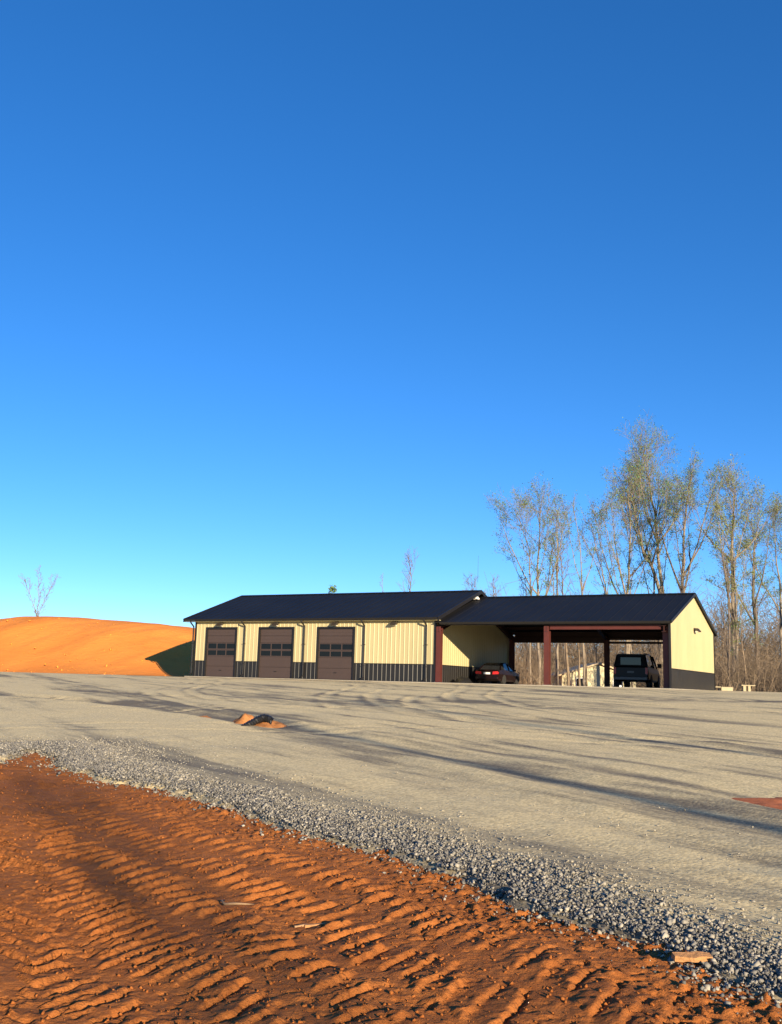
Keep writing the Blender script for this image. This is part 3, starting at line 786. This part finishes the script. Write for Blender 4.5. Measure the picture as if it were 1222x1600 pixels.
MB().box(-.2, .2, -.03, .0, .88, 1.0).build('number_plate', M['chrome'], suv)
MB().box(-1.0, 1.0, -.14, .08, .46, .66).build('bumper', M['chrome'], suv, bevel=.03)

def lumpy(name, loc, rx, ry, h, mat, seed, nr=8, na=22, rough=.35, parent=None, rz=0):
    """a low irregular heap"""
    vs, fs = [], []
    rg = np.random.default_rng(seed); ph = rg.uniform(0, 9)
    for i in range(nr + 1):
        rr = i / nr
        for k in range(na):
            a = 2 * math.pi * k / na
            q = 1 + rough * (float(fbm(np.array([math.cos(a) * 1.7 + ph]), np.array([math.sin(a) * 1.7 + ph]), seed, 3)[0]) - .5) * 2
            x, y = math.cos(a) * rr * q * rx, math.sin(a) * rr * q * ry
            z = h * (1 - rr ** 1.7) * (1 + rough * 1.6 * (float(fbm(np.array([x / rx * 2.2 + ph]), np.array([y / ry * 2.2]), seed + 3, 3)[0]) - .5) * 2) - .05 * rr
            vs.append((x, y, z))
    for i in range(nr):
        for k in range(na):
            fs.append((i * na + k, i * na + (k + 1) % na, (i + 1) * na + (k + 1) % na, (i + 1) * na + k))
    o = mesh_obj(name, vs, fs, mat, parent, smooth=True); o.location = loc; o.rotation_euler = (0, 0, rz)
    return o
x, y = fromB(19.25, 2.0)
tag(lumpy('tarp_heap', (x, y, ZB + .02), .55, .9, .42, M['tarp'], 3, rz=-YA), 'low black tarp heap on the slab beside the parked low car', 'heap')
x, y = fromB(29.6, -.45)
tag(MB().box(-.06, .06, -.05, .05, 0, .10).build('white_block', M['lampw'], bevel=.02), 'small white block on the slab edge before the end bay', 'block')
bpy.data.objects['white_block'].location = (x, y, ZB + .001)

# ------------------------------------------------------------------ clay heaps, pipe, patch on the yard
for nm, px, py, rx, ry, hh, sd_, lab in (('clay_heap', 318, 1124, .36, .5, .12, 5, 'smallest red clay lump set apart on the gravel from the black pipe'),
                                       ('clay_heap', 383, 1132, .42, .55, .28, 6, 'rounded orange clay heap on the gravel touching the black pipe'),
                                       ('clay_heap', 424, 1136, .50, .5, .20, 7, 'long flat clay heap trailing away from the black pipe on the gravel')):
    x, y, z_ = ground_at(px, py)
    tag(lumpy(nm, (x, y, yard_z(x, y) - .04), rx, ry, hh * .75, M['brownclay'], sd_, rough=.5), lab, 'clay heap', 'clay heaps on the gravel')
x, y, z_ = ground_at(402, 1137)
pipe = empty('drain_pipe', (x, y, yard_z(x, y))); pipe.scale = (.8, .8, .66)
tag(pipe, 'bent black plastic drain pipe sticking out of the clay heaps', 'pipe')
pp = [Vector((-.42, -.05, -.08)), Vector((-.22, 0, .05)), Vector((-.02, .05, .19)), Vector((.14, .10, .27)), Vector((.27, .14, .24)), Vector((.36, .18, .14))]
pts, rad = [], []
for i in range(len(pp) - 1):
    for k in range(6):
        pts.append(pp[i].lerp(pp[i + 1], k / 6)); rad.append((.115 if k % 2 else .095) * (1 + .35 * min(1, i / 3)))
MB().tube(pts, rad, 12, cap=False).build('corrugated_tube', M['pipe'], pipe)
MB().lathe([(.17, -.02), (.185, .0), (.17, .03)], 14, (.37, .19, .12), 0).build('collar', M['pipe'], pipe)
x, y, z_ = ground_at(1246, 1262)
tag(lumpy('clay_patch', (x, y, yard_z(x, y) - .02), .62, 1.5, .06, M['redclay'], 11, nr=14, na=40, rough=.55, rz=.3), 'red clay patch breaking through the gravel beside the wheel ruts', 'clay patch')

# ------------------------------------------------------------------ wood scraps and root in the foreground
def plank_piece(name, px, py, l, w, t, rz, mat, label, seed, onyard=False, tilt=0.0, cat='wood piece'):
    x, y, z_ = ground_at(px, py)
    z_ = float(dirt_z(np.array([x]), np.array([y]))[0]) if not onyard else yard_z(x, y) + .02
    rg = random.Random(seed); m = MB(); n = 7; rings = []
    for i in range(n):
        q = i / (n - 1); a = -l / 2 + q * l; hw = w / 2 * (.55 + .45 * math.sin(math.pi * (.15 + .7 * q))) * rg.uniform(.85, 1.1); ht = t / 2 * rg.uniform(.75, 1.1)
        dy = rg.uniform(-.06, .06) * w
        rings.append([(a, -hw + dy, -ht), (a + rg.uniform(-.01, .01) * l, hw + dy, -ht), (a, hw * .9 + dy, ht), (a, -hw * .9 + dy, ht)])
    o = loft(rings).build(name, mat); o.location = (x, y, z_ + t * .45); o.rotation_euler = (tilt, 0, rz)
    return tag(o, label, cat)
plank_piece('wood_slab', 1082, 1519, .22, .075, .03, .12, M['wood'], 'broken orange wood slab lying where gravel meets the red dirt', 1, True, .25)
plank_piece('wood_splinter', 492, 1448, .15, .03, .016, .5, M['wood'], 'orange wood splinter lying in the lug-marked red dirt', 2)
plank_piece('wood_chip', 470, 1450, .10, .018, .012, .7, M['palewood'], 'thin pale wood chip beside the orange splinter', 3)
x, y, z_ = ground_at(368, 1422)
zz = float(dirt_z(np.array([x]), np.array([y]))[0])
rt = [(-.10, .16, .02), (-.11, .06, .035), (-.07, -.02, .03), (.0, -.04, .04), (.07, -.02, .035), (.12, .05, .02)]
ro_ = MB().tube(rt, [.004, .007, .009, .008, .006, .003], 7).build('root_piece', M['root'], smooth=True); ro_.location = (x, y, zz)
tag(ro_, 'curled bit of dry root half buried in the red dirt', 'root')

# ------------------------------------------------------------------ trees
def nrm(a): return a / (np.linalg.norm(a) + 1e-9)
class Tree:
    def __init__(s, seed): s.rng = np.random.default_rng(seed); s.seg = []; s.tips = []
    def limb(s, pts, r0, r1):
        n = len(pts)
        for i in range(n - 1):
            s.seg.append((pts[i], pts[i + 1], r0 + (r1 - r0) * i / (n - 1), r0 + (r1 - r0) * (i + 1) / (n - 1)))
    def branch(s, p, d, length, r, level, up=.25):
        rng = s.rng; n = (7, 5, 3)[level - 1]; pts = [p]; st = length / (n - 1)
        for i in range(n - 1):
            d = nrm(d + rng.normal(0, .13, 3) + np.array([0, 0, up * .5])); pts.append(pts[-1] + d * st)
        s.limb(pts, r, max(.007, r * .35))
        if level == 3: s.tips.append((pts[-1], d, length)); s.tips.append((pts[1], d, length)); return
        nb = max(4, int(length * (2.8 if level == 1 else 4.5))); nb = min(nb, 14 if level == 1 else 6)
        for k in range(nb):
            q = .22 + .78 * (k + rng.uniform(0, .8)) / nb; q = min(q, .99)
            i = min(int(q * (n - 1)), n - 2); f = q * (n - 1) - i; b = pts[i] * (1 - f) + pts[i + 1] * f
            t = nrm(pts[i + 1] - pts[i]); a = nrm(np.cross(t, rng.normal(size=3)))
            dd = nrm(t * .75 + a * rng.uniform(.45, .9))
            s.branch(b, dd, length * rng.uniform(.36, .6) * (1.15 - .4 * q), max(.011, r * .5 * (1 - .4 * q)), level + 1, up)
    def stem(s, pts, r0, crown0, R, top_r=.02, gap=.75, up=.2, low=0, forks=0):
        """pts polyline (base first); side branches from fraction crown0 upwards, reach R"""
        rng = s.rng; P = [np.array(p, float) for p in pts]
        out = [P[0]]
        for a, b in zip(P[:-1], P[1:]):
            m = max(2, int(np.linalg.norm(b - a) / 1.3))
            for k in range(1, m + 1):
                q = a + (b - a) * k / m; out.append(q + rng.normal(0, .05, 3) * (1 if k < m else 0))
        L = len(out)
        rad = [r0 * (1 - .85 * (i / (L - 1)) ** 1.1) + top_r * .3 for i in range(L)]
        for i in range(L - 1): s.seg.append((out[i], out[i + 1], rad[i] * (1.35 if i == 0 else 1), rad[i + 1]))
        tot = sum(np.linalg.norm(out[i + 1] - out[i]) for i in range(L - 1))
        if forks:
            # codominant leaders fanning out of the upper trunk
            a0 = rng.uniform(0, 6.28)
            for k in range(forks):
                i0 = int((crown0 + rng.uniform(-.04, .22)) * (L - 1)); b0 = out[i0]; a = a0 + k * 6.28 / forks + rng.uniform(-.5, .5)
                hh = (out[-1][2] - b0[2]) * rng.uniform(.72, .98); sp = R * rng.uniform(.6, 1.05)
                dv = np.array([math.cos(a), math.sin(a), 0])
                s.stem([b0, b0 + dv * sp * .45 + np.array([0, 0, hh * .33]), b0 + dv * sp * .8 + np.array([0, 0, hh * .68]), b0 + dv * sp + np.array([0, 0, hh])], rad[i0] * .62, .3, R * .62, gap=gap * 1.25, up=up)
        dist = 0; az = rng.uniform(0, 6); nxt = crown0 * tot
        for i in range(L - 1):
            sl = np.linalg.norm(out[i + 1] - out[i]); t = nrm(out[i + 1] - out[i])
            while nxt < dist + sl:
                f = (nxt - dist) / sl; q = (nxt / tot - crown0) / (1 - crown0 + 1e-6)
                az += 2.4 + rng.uniform(-.5, .5)
                a = np.array([math.cos(az), math.sin(az), 0]); a = nrm(a - t * a.dot(t))
                inc = rng.uniform(.70, 1.0)
                ln = R * (.22 + .80 * min(1, max(0, q) / .6) ** .8 - .45 * max(0, q - .75) / .25) * rng.uniform(.65, 1.15)
                r = (rad[i] * (1 - f) + rad[i + 1] * f)
                s.branch(out[i] + (out[i + 1] - out[i]) * f, nrm(t * inc + a * (1.25 - inc)), ln, max(.02, min(r * .5, .015 + .017 * ln)), 1, up)
                nxt += gap * rng.uniform(.6, 1.4) * (1.0 - .35 * q)
            dist += sl
        s.branch(out[-1], nrm(out[-1] - out[-2]), R * .5, rad[-1], 2, up)
    def twiggy_low(s, p0, h, n, R):
        for k in range(n):
            z = s.rng.uniform(.15, .6) * h; a = s.rng.uniform(0, 6.28)
            s.branch(np.array(p0) + np.array([0, 0, z]), nrm(np.array([math.cos(a), math.sin(a), s.rng.uniform(-.1, .4)])), R * s.rng.uniform(.4, 1), .03, 2, .0)
    def mesh_limbs(s, flo=0.0, fhi=9):
        segs = [q for q in s.seg if flo <= q[2] < fhi]
        return tubes(segs)
def tubes(segs):
    A = np.array([q[0] for q in segs]); B = np.array([q[1] for q in segs]); ra = np.array([q[2] for q in segs]); rb = np.array([q[3] for q in segs])
    return tubes_np(A, B, ra, rb, np.where(ra > .06, 6, 3))
def tubes_np(A, B, ra, rb, sides):
    d = B - A; d /= (np.linalg.norm(d, axis=1, keepdims=True) + 1e-9)
    ref = np.where(np.abs(d[:, 2:3]) < .9, np.array([[0, 0, 1.]]), np.array([[1., 0, 0]]))
    a = np.cross(d, ref); a /= np.linalg.norm(a, axis=1, keepdims=True); b = np.cross(d, a)
    Vs, Fs, off = [], [], 0
    for n in (3, 6):
        m = sides == n
        if not m.any(): continue
        w = 2 * np.pi * np.arange(n) / n; c = np.cos(w)[None, :, None]; s_ = np.sin(w)[None, :, None]
        ring = a[m][:, None] * c + b[m][:, None] * s_
        v = np.concatenate([A[m][:, None] + ring * ra[m][:, None, None], (B[m] + d[m] * (rb[m] * .4)[:, None])[:, None] + ring * rb[m][:, None, None]], 1)
        k = np.arange(n); f = np.stack([k, (k + 1) % n, n + (k + 1) % n, n + k], 1)
        cnt = m.sum(); Vs.append(v.reshape(-1, 3)); Fs.append((f[None] + 2 * n * np.arange(cnt)[:, None, None]).reshape(-1, 4) + off); off += cnt * 2 * n
    return np.concatenate(Vs), np.concatenate(Fs)
def leaves(tips, per, size, rng, spread=.35):
    P = np.array([t[0] for t in tips]); n = len(P) * per
    C = np.repeat(P, per, 0) + rng.normal(0, spread, (n, 3)) * np.array([1, 1, .8])
    a = rng.normal(size=(n, 3)); a /= np.linalg.norm(a, axis=1, keepdims=True)
    b = np.cross(a, rng.normal(size=(n, 3))); b /= np.linalg.norm(b, axis=1, keepdims=True)
    s = (size * rng.uniform(.6, 1.3, n))[:, None]
    v = np.stack([C - a * s, C + b * s * .55, C + a * s, C - b * s * .55], 1)
    return v.reshape(-1, 3), np.arange(4 * n).reshape(n, 4)
def make_tree(name, tree, loc, label, group, leafm=None, per=1, lsize=.06, frac=1.0, barkm='bark'):
    root = empty(name, loc)
    tag(root, label, 'tree', group)
    v, f = tree.mesh_limbs(.055); mesh_obj('trunk', v, f, M[barkm], root)
    v, f = tree.mesh_limbs(0, .055); tag(mesh_obj('branches', v, f, M[barkm], root), kind='stuff')
    if leafm:
        tips = tree.tips
        tips = [t for t in tips if tree.rng.uniform() < frac * .52]
        if tips:
            v, f = leaves(tips, per * 6, lsize, tree.rng, .20); tag(mesh_obj('crown', v, f, leafm, root), kind='stuff')
    return root
def rel(pxs, D, depth=0.0):
    """photo points of a stem at distance D -> positions relative to its base (base dropped to the ground)"""
    P = [at_y(px, py, D) for px, py in pxs]
    gx, gy = P[0][0], P[0][1]; gz = float(base(gx, gy)) - .25
    b = np.array([gx, gy, gz]); out = [np.zeros(3)]
    for i, p in enumerate(P):
        q = p - b
        if i == 0:
            if q[2] < .6: continue
            q = np.array([0, 0, q[2]])
        q[1] += depth * i / len(P); out.append(q)
    return b, out
GT = 'tall trees coming into leaf behind the building'
def big(D, stems, seed, label, leafm, per, frac, lsize=.065, barkm='bark', name='spring_tree', lowtw=0):
    T = Tree(seed); b0 = None
    for k, (pxs, r, c0, R, gap, dep) in enumerate(stems):
        pxs = pxs[:-1] + [(pxs[-1][0], pxs[-1][1] + 24)]; b, pts = rel(pxs, D, dep)
        if b0 is None: b0 = b
        off = b - b0
        T.stem([p + (off if k else 0) for p in pts], r, c0 + .06, R * 1.7, gap=gap * 1.5, forks=3 if r > .15 else (2 if r > .1 else 0))
    if lowtw: T.twiggy_low((0, 0, 0), 8, lowtw, 3.5)
    return make_tree(name, T, tuple(b0), label, GT, leafm, per, lsize, frac, barkm)
LF, LY = M['leaf'], M['leafy']
big(88, [([(843, 1060), (842, 930), (843, 860), (846, 768)], .17, .42, 2.5, .62, 1.0), ([(829, 1060), (829, 930), (826, 860), (812, 800)], .11, .5, 2.4, .75, -1.2)], 11,
    'two slim pale trunks sharing one fine crown, next to the lower roof\'s high end', LF, 1, .55)
big(90, [([(870, 1060), (871, 925), (873, 860), (872, 776)], .14, .45, 1.7, .75, .8), ([(872, 930), (868, 870), (860, 830)], .07, .4, 1.0, .8, -1)], 12, 'narrow tree with forked thin trunk between the twin-trunk tree and the pole-straight tree', LF, 1, .45)
big(90, [([(912, 1065), (910, 925), (908, 860), (898, 772)], .13, .55, 1.3, .8, .5)], 13, 'pole-straight slender tree with bare lower trunk behind the open bay', LF, 1, .5)
big(92, [([(950, 1060), (946, 922), (932, 880), (913, 815)], .12, .55, 1.4, .8, .8), ([(948, 930), (938, 885), (927, 840), (920, 800)], .09, .5, 1.2, .9, -.8)], 14, 'pair of thin bare stems leaning away from the tall multi-stemmed tree', LF, 1, .3)
big(92, [([(981, 1060), (981, 925), (984, 880), (987, 820), (984, 752)], .20, .45, 2.8, .62, .8), ([(978, 930), (968, 890), (950, 848), (940, 790)], .11, .4, 1.7, .8, -1), ([(985, 920), (992, 890), (1000, 878)], .09, .6, .8, .9, 1.0)], 15,
    'open-crowned tree with thick trunk forking low just above the roof', LF, 1, .6)
big(94, [([(1033, 1060), (1030, 925), (1016, 885), (1003, 870), (985, 790), (970, 740)], .26, .45, 2.3, .7, -1.5), ([(1036, 1060), (1037, 925), (1031, 870), (1028, 800), (1012, 690)], .26, .42, 3.0, .6, 1.5), ([(1022, 900), (1010, 850), (1000, 800), (992, 730)], .13, .35, 2.3, .8, .3)], 16,
    'tallest tree behind the building with several curving stems and pale green crown', LF, 1, .7)
big(94, [([(1067, 1060), (1067, 925), (1070, 850), (1076, 790), (1085, 712)], .24, .45, 2.4, .68, 1.2), ([(1069, 925), (1078, 880), (1088, 850), (1102, 795), (1112, 735)], .15, .4, 2.0, .75, -1.2)], 17,
    'tall forked tree with brown trunk rising behind the cream gable peak', LF, 1, .6)
big(84, [([(1147, 1082), (1146, 1000), (1147, 930), (1146, 850), (1150, 752)], .27, .48, 2.4, .6, .6), ([(1147, 1010), (1150, 985), (1166, 968)], .07, .5, 1.2, .8, -.8), ([(1145, 950), (1132, 920), (1122, 890)], .07, .4, 1.2, .8, .8), ([(1148, 880), (1160, 830), (1172, 770)], .11, .3, 2.0, .7, -.7)], 18,
    'sunlit pale trunk tree with yellowish green crown beside the cream gable', LY, 1, .95)
big(88, [([(1185, 1082), (1183, 1000), (1179, 930), (1182, 860), (1190, 790)], .20, .45, 2.2, .65, 1.0), ([(1180, 940), (1170, 905), (1163, 870)], .08, .4, 1.3, .8, -1), ([(1183, 950), (1198, 925), (1206, 905)], .07, .4, 1.2, .8, .5)], 19,
    'dark-trunked tree with crooked limbs beyond the sunlit pale trunk', LF, 1, .6, barkm='barkd')
big(90, [([(1222, 1082), (1222, 960), (1216, 880), (1214, 795)], .18, .45, 2.3, .65, .8)], 20, 'green-tipped tree next after the dark crooked trunk along the wood edge', LF, 1, .85)
big(90, [([(1262, 1082), (1262, 960), (1258, 880), (1262, 760)], .20, .45, 2.4, .7, .8)], 23, 'tree at the far end of the row beyond the green-tipped tree', LF, 1, .7)

# far tree tops over the garage roof, bare tree behind the mound
def far_tree(name, D, stems, seed, label, leafm=None, frac=.5, barkm='bark', lsize=.1, gap=1.2):
    T = Tree(seed); b0 = None
    for k, (pxs, r, c0, R) in enumerate(stems):
        b, pts = rel(pxs, D, 0)
        if b0 is None: b0 = b
        T.stem([p + (b - b0 if k else 0) for p in pts], r, c0, R, gap=gap)
    return make_tree(name, T, tuple(b0), label, None, leafm, 1, lsize, frac, barkm)
far_tree('bare_tree', 105, [([(598, 1050), (598, 930), (598, 902)], .06, .65, .8)], 31, 'faint bare tree top showing above the middle of the garage roof')
far_tree('leafy_tree', 110, [([(520, 1050), (520, 940), (520, 926)], .10, .7, 1.0)], 32, 'small green tree top just showing above the garage roof', LF, 1.0, lsize=.16)
far_tree('bare_tree', 100, [([(59, 1040), (58, 962), (48, 932), (38, 906)], .06, .5, 1.2), ([(60, 962), (70, 936), (86, 906)], .045, .35, 1.2), ([(59, 955), (61, 925), (60, 896)], .04, .4, 1.1)], 33, 'thin bare spreading tree standing behind the orange sand mound', gap=.5)

# roadside trees on the sun's side of the yard: their shadows reach across the dirt and the gravel
sdx, sdy = math.sin(SUN_AZ), math.cos(SUN_AZ)
for k, (gx, gy, dd, hh, lab) in enumerate(((-1.9, 7.4, 47, 11.6, 'bare roadside tree whose shadow falls across the red dirt'), (-.5, 5.4, 52, 13.0, 'unseen bare tree added to dapple the nearest red dirt with shade'), (3.1, 12.6, 40, 12.5, 'bare roadside tree whose long shadow crosses the open gravel'),
                                          (5.3, 20.9, 48, 14.5, 'taller bare roadside tree whose shadow runs toward the building'))):  # second tree is out of view, added to shade the nearest dirt
    T = Tree(400 + k); tx, ty = gx + sdx * dd, gy + sdy * dd
    T.stem([(0, 0, -.2), (.05, .02, hh * .5), (.1, .1, hh)], (.14, .14, .24, .22)[k], (.60, .60, .8, .8)[k], (.8, .9, 1.0, 1.0)[k], gap=(.40, .42, .5, .5)[k])
    make_tree('roadside_tree', T, (tx, ty, float(base(tx, ty)) - .1), lab, 'roadside trees behind the road', None)

# understorey trees: a few kinds, copied through the wood
GU = 'bare understorey trees in the wood behind'
protos = []
for k in range(5):
    T = Tree(50 + k); hh = (7.5, 9, 11, 6, 10)[k]
    lean = T.rng.normal(0, .5, 2)
    T.stem([(0, 0, -.2), (lean[0] * .3, lean[1] * .3, hh * .4), (lean[0], lean[1], hh)], (.09, .1, .12, .07, .11)[k], (.25, .3, .35, .15, .3)[k], (1.9, 1.8, 2.2, 2.0, 2.0)[k], gap=.62)
    protos.append(T)
pm = []
for k, T in enumerate(protos):
    v, f = T.mesh_limbs(.05); a = bpy.data.meshes.new('trunk'); v2, f2 = T.mesh_limbs(0, .05)
    pm.append((k, v, f, v2, f2))
rng = np.random.default_rng(77); meshes = {}
LU = ('slim brown bare tree of middling height in the brushy wood behind', 'dark-barked bare tree with high branches in the brushy wood behind', 'tallest brown bare tree kind in the brushy wood, branching from halfway', 'short bushy dark bare tree in the brushy wood behind', 'tall brown bare tree branching low in the brushy wood behind')
first = {}
def understorey(u, v, k, s, rz):
    x, y = fromB(u, v)
    root = empty('understorey_tree', (x, y, float(base(x, y)) - .15), rz); root.scale = (s, s, s)
    tag(root, LU[k], 'tree', GU)
    if k not in first:
        _, v1, f1, v2, f2 = pm[k]
        bm_ = M['barkd'] if k in (1, 3) else M['twig']
        first[k] = (mesh_obj('trunk', v1, f1, bm_, root), tag(mesh_obj('branches', v2, f2, bm_, root), kind='stuff'))
    else:
        for ch in first[k]:
            c = ch.copy(); COL.objects.link(c); c.parent = root
for i in range(125):
    u = rng.uniform(2, 78); v = rng.uniform(26, 75)
    if 18 < u < 36 and 36 < v < 60: v += 30
    understorey(u, v, int(rng.integers(0, 5)), rng.uniform(.7, 1.25), rng.uniform(0, 6.28))

# brush: dense low stems nobody could count
def brush(name, n, ur, vr, hr, seed, mat, label, r=.012):
    rg = np.random.default_rng(seed)
    u = rg.uniform(*ur, n); v = rg.uniform(*vr, n); x, y = fromB(u, v); z = base(x, y) - .2
    h = rg.uniform(*hr, n) * (.6 + .8 * fbm(u / 6, v / 6, seed, 3))
    clear_ = (np.abs(x - 21.0 * y / 93 + 1.2) < 4.6) & (y < 93); h = np.where(clear_, h * .12, h)
    A = [];B = [];ra = [];rb = []
    p = np.stack([x, y, z], 1); d = np.stack([rg.normal(0, .3, n), rg.normal(0, .3, n), np.ones(n)], 1); pts = [p]
    for k in range(3):
        d = d + np.stack([rg.normal(0, .25, n), rg.normal(0, .25, n), rg.normal(0, .1, n)], 1); dn = d / np.linalg.norm(d, axis=1, keepdims=True)
        q = p + dn * (h / 3)[:, None]; A.append(p); B.append(q); ra.append(np.full(n, r * (3 - k) / 1.6)); rb.append(np.full(n, r * (2.3 - k) / 1.6)); p = q; pts.append(p)
    for k in range(6):
        i = rg.integers(1, 3, n); f = rg.uniform(0, 1, n)[:, None]
        P0 = np.where((i == 1)[:, None], pts[1] * (1 - f) + pts[2] * f, pts[2] * (1 - f) + pts[3] * f)
        dd = rg.normal(0, 1, (n, 3)); dd[:, 2] = np.abs(dd[:, 2]) * .8 + .2; dd /= np.linalg.norm(dd, axis=1, keepdims=True)
        A.append(P0); B.append(P0 + dd * (h * rg.uniform(.15, .4, n))[:, None]); ra.append(np.full(n, r * .9)); rb.append(np.full(n, r * .5))
    A = np.concatenate(A); B = np.concatenate(B)
    vv, ff = tubes_np(A, B, np.concatenate(ra), np.concatenate(rb), np.full(len(A), 3))
    return tag(mesh_obj(name, vv, ff, mat), label, 'brush', kind='stuff')
brush('brush_thicket', 9500, (4, 84), (24, 62), (1.4, 6.3), 5, M['twig'], 'tangled brown leafless brush filling the wood behind the building')
brush('far_woodland', 7500, (-10, 130), (68, 105), (6, 14), 6, M['twig'], 'distant grey-brown mass of bare woodland beyond the brush', .03)

# ------------------------------------------------------------------ house beyond the open bay
D = 93
a = at_y(873, 1056, D); pk = at_y(937, 1037, D)
hw = pk[0] - a[0]; gz = float(base(pk[0], D)) - .2
hs_ = empty('small_house', (pk[0], D, gz), 0)
tag(hs_, 'small pale yellow gabled house seen through the open bay', 'house')
ze, zr = a[2] - gz, pk[2] - gz
MB().prism([(-hw + .35, 0), (hw - .35, 0), (hw - .35, ze + .08), (0, zr - .12), (-hw + .35, ze + .08)], 1, .3, 9).build('wall', M['house'], hs_)
for s in (-1, 1):
    MB().prism([(s * hw, ze - .04), (s * .002, zr - .04), (s * .002, zr + .12), (s * hw, ze + .12)], 1, 0, 9.3).build('roof', M['houseroof'], hs_)
    w_ = MB().box(s * 1.7 - .45, s * 1.7 + .45, .26, .30, 1.0, 2.1).build('window', M['lampw'], hs_)
    MB().box(s * 1.7 - .37, s * 1.7 + .37, .245, .26, 1.08, 2.02).build('pane', M['pane'], w_)

# ------------------------------------------------------------------ pale concrete pieces past the gable
x, y, _ = at_y(1135, 1080, 66)
o = empty('concrete_block', (x, y, float(base(x, y)))); o.scale = (.8, .8, .72)
tag(o, 'low cream concrete block beyond the gable wall, next to the sunlit trunk', 'block')
MB().box(-.5, .45, -.3, .3, -.1, .42).build('block_body', M['creamstone'], o, bevel=.03); MB().box(-.95, -.52, -.25, .25, .36, .44).build('cap_slab', M['creamstone'], o)
x, y, _ = at_y(1168, 1080, 67)
o = empty('concrete_bench', (x, y, float(base(x, y)))); o.scale = (.8, .8, .8)
tag(o, 'cream concrete bench with slab seat beyond the gable near the wood', 'bench')
MB().box(-.55, .6, -.22, .22, .52, .60).build('seat', M['creamstone'], o, bevel=.015)
for s in (-.28, .12): MB().box(s - .1, s + .1, -.16, .16, -.1, .518).build('leg', M['creamstone'], o)
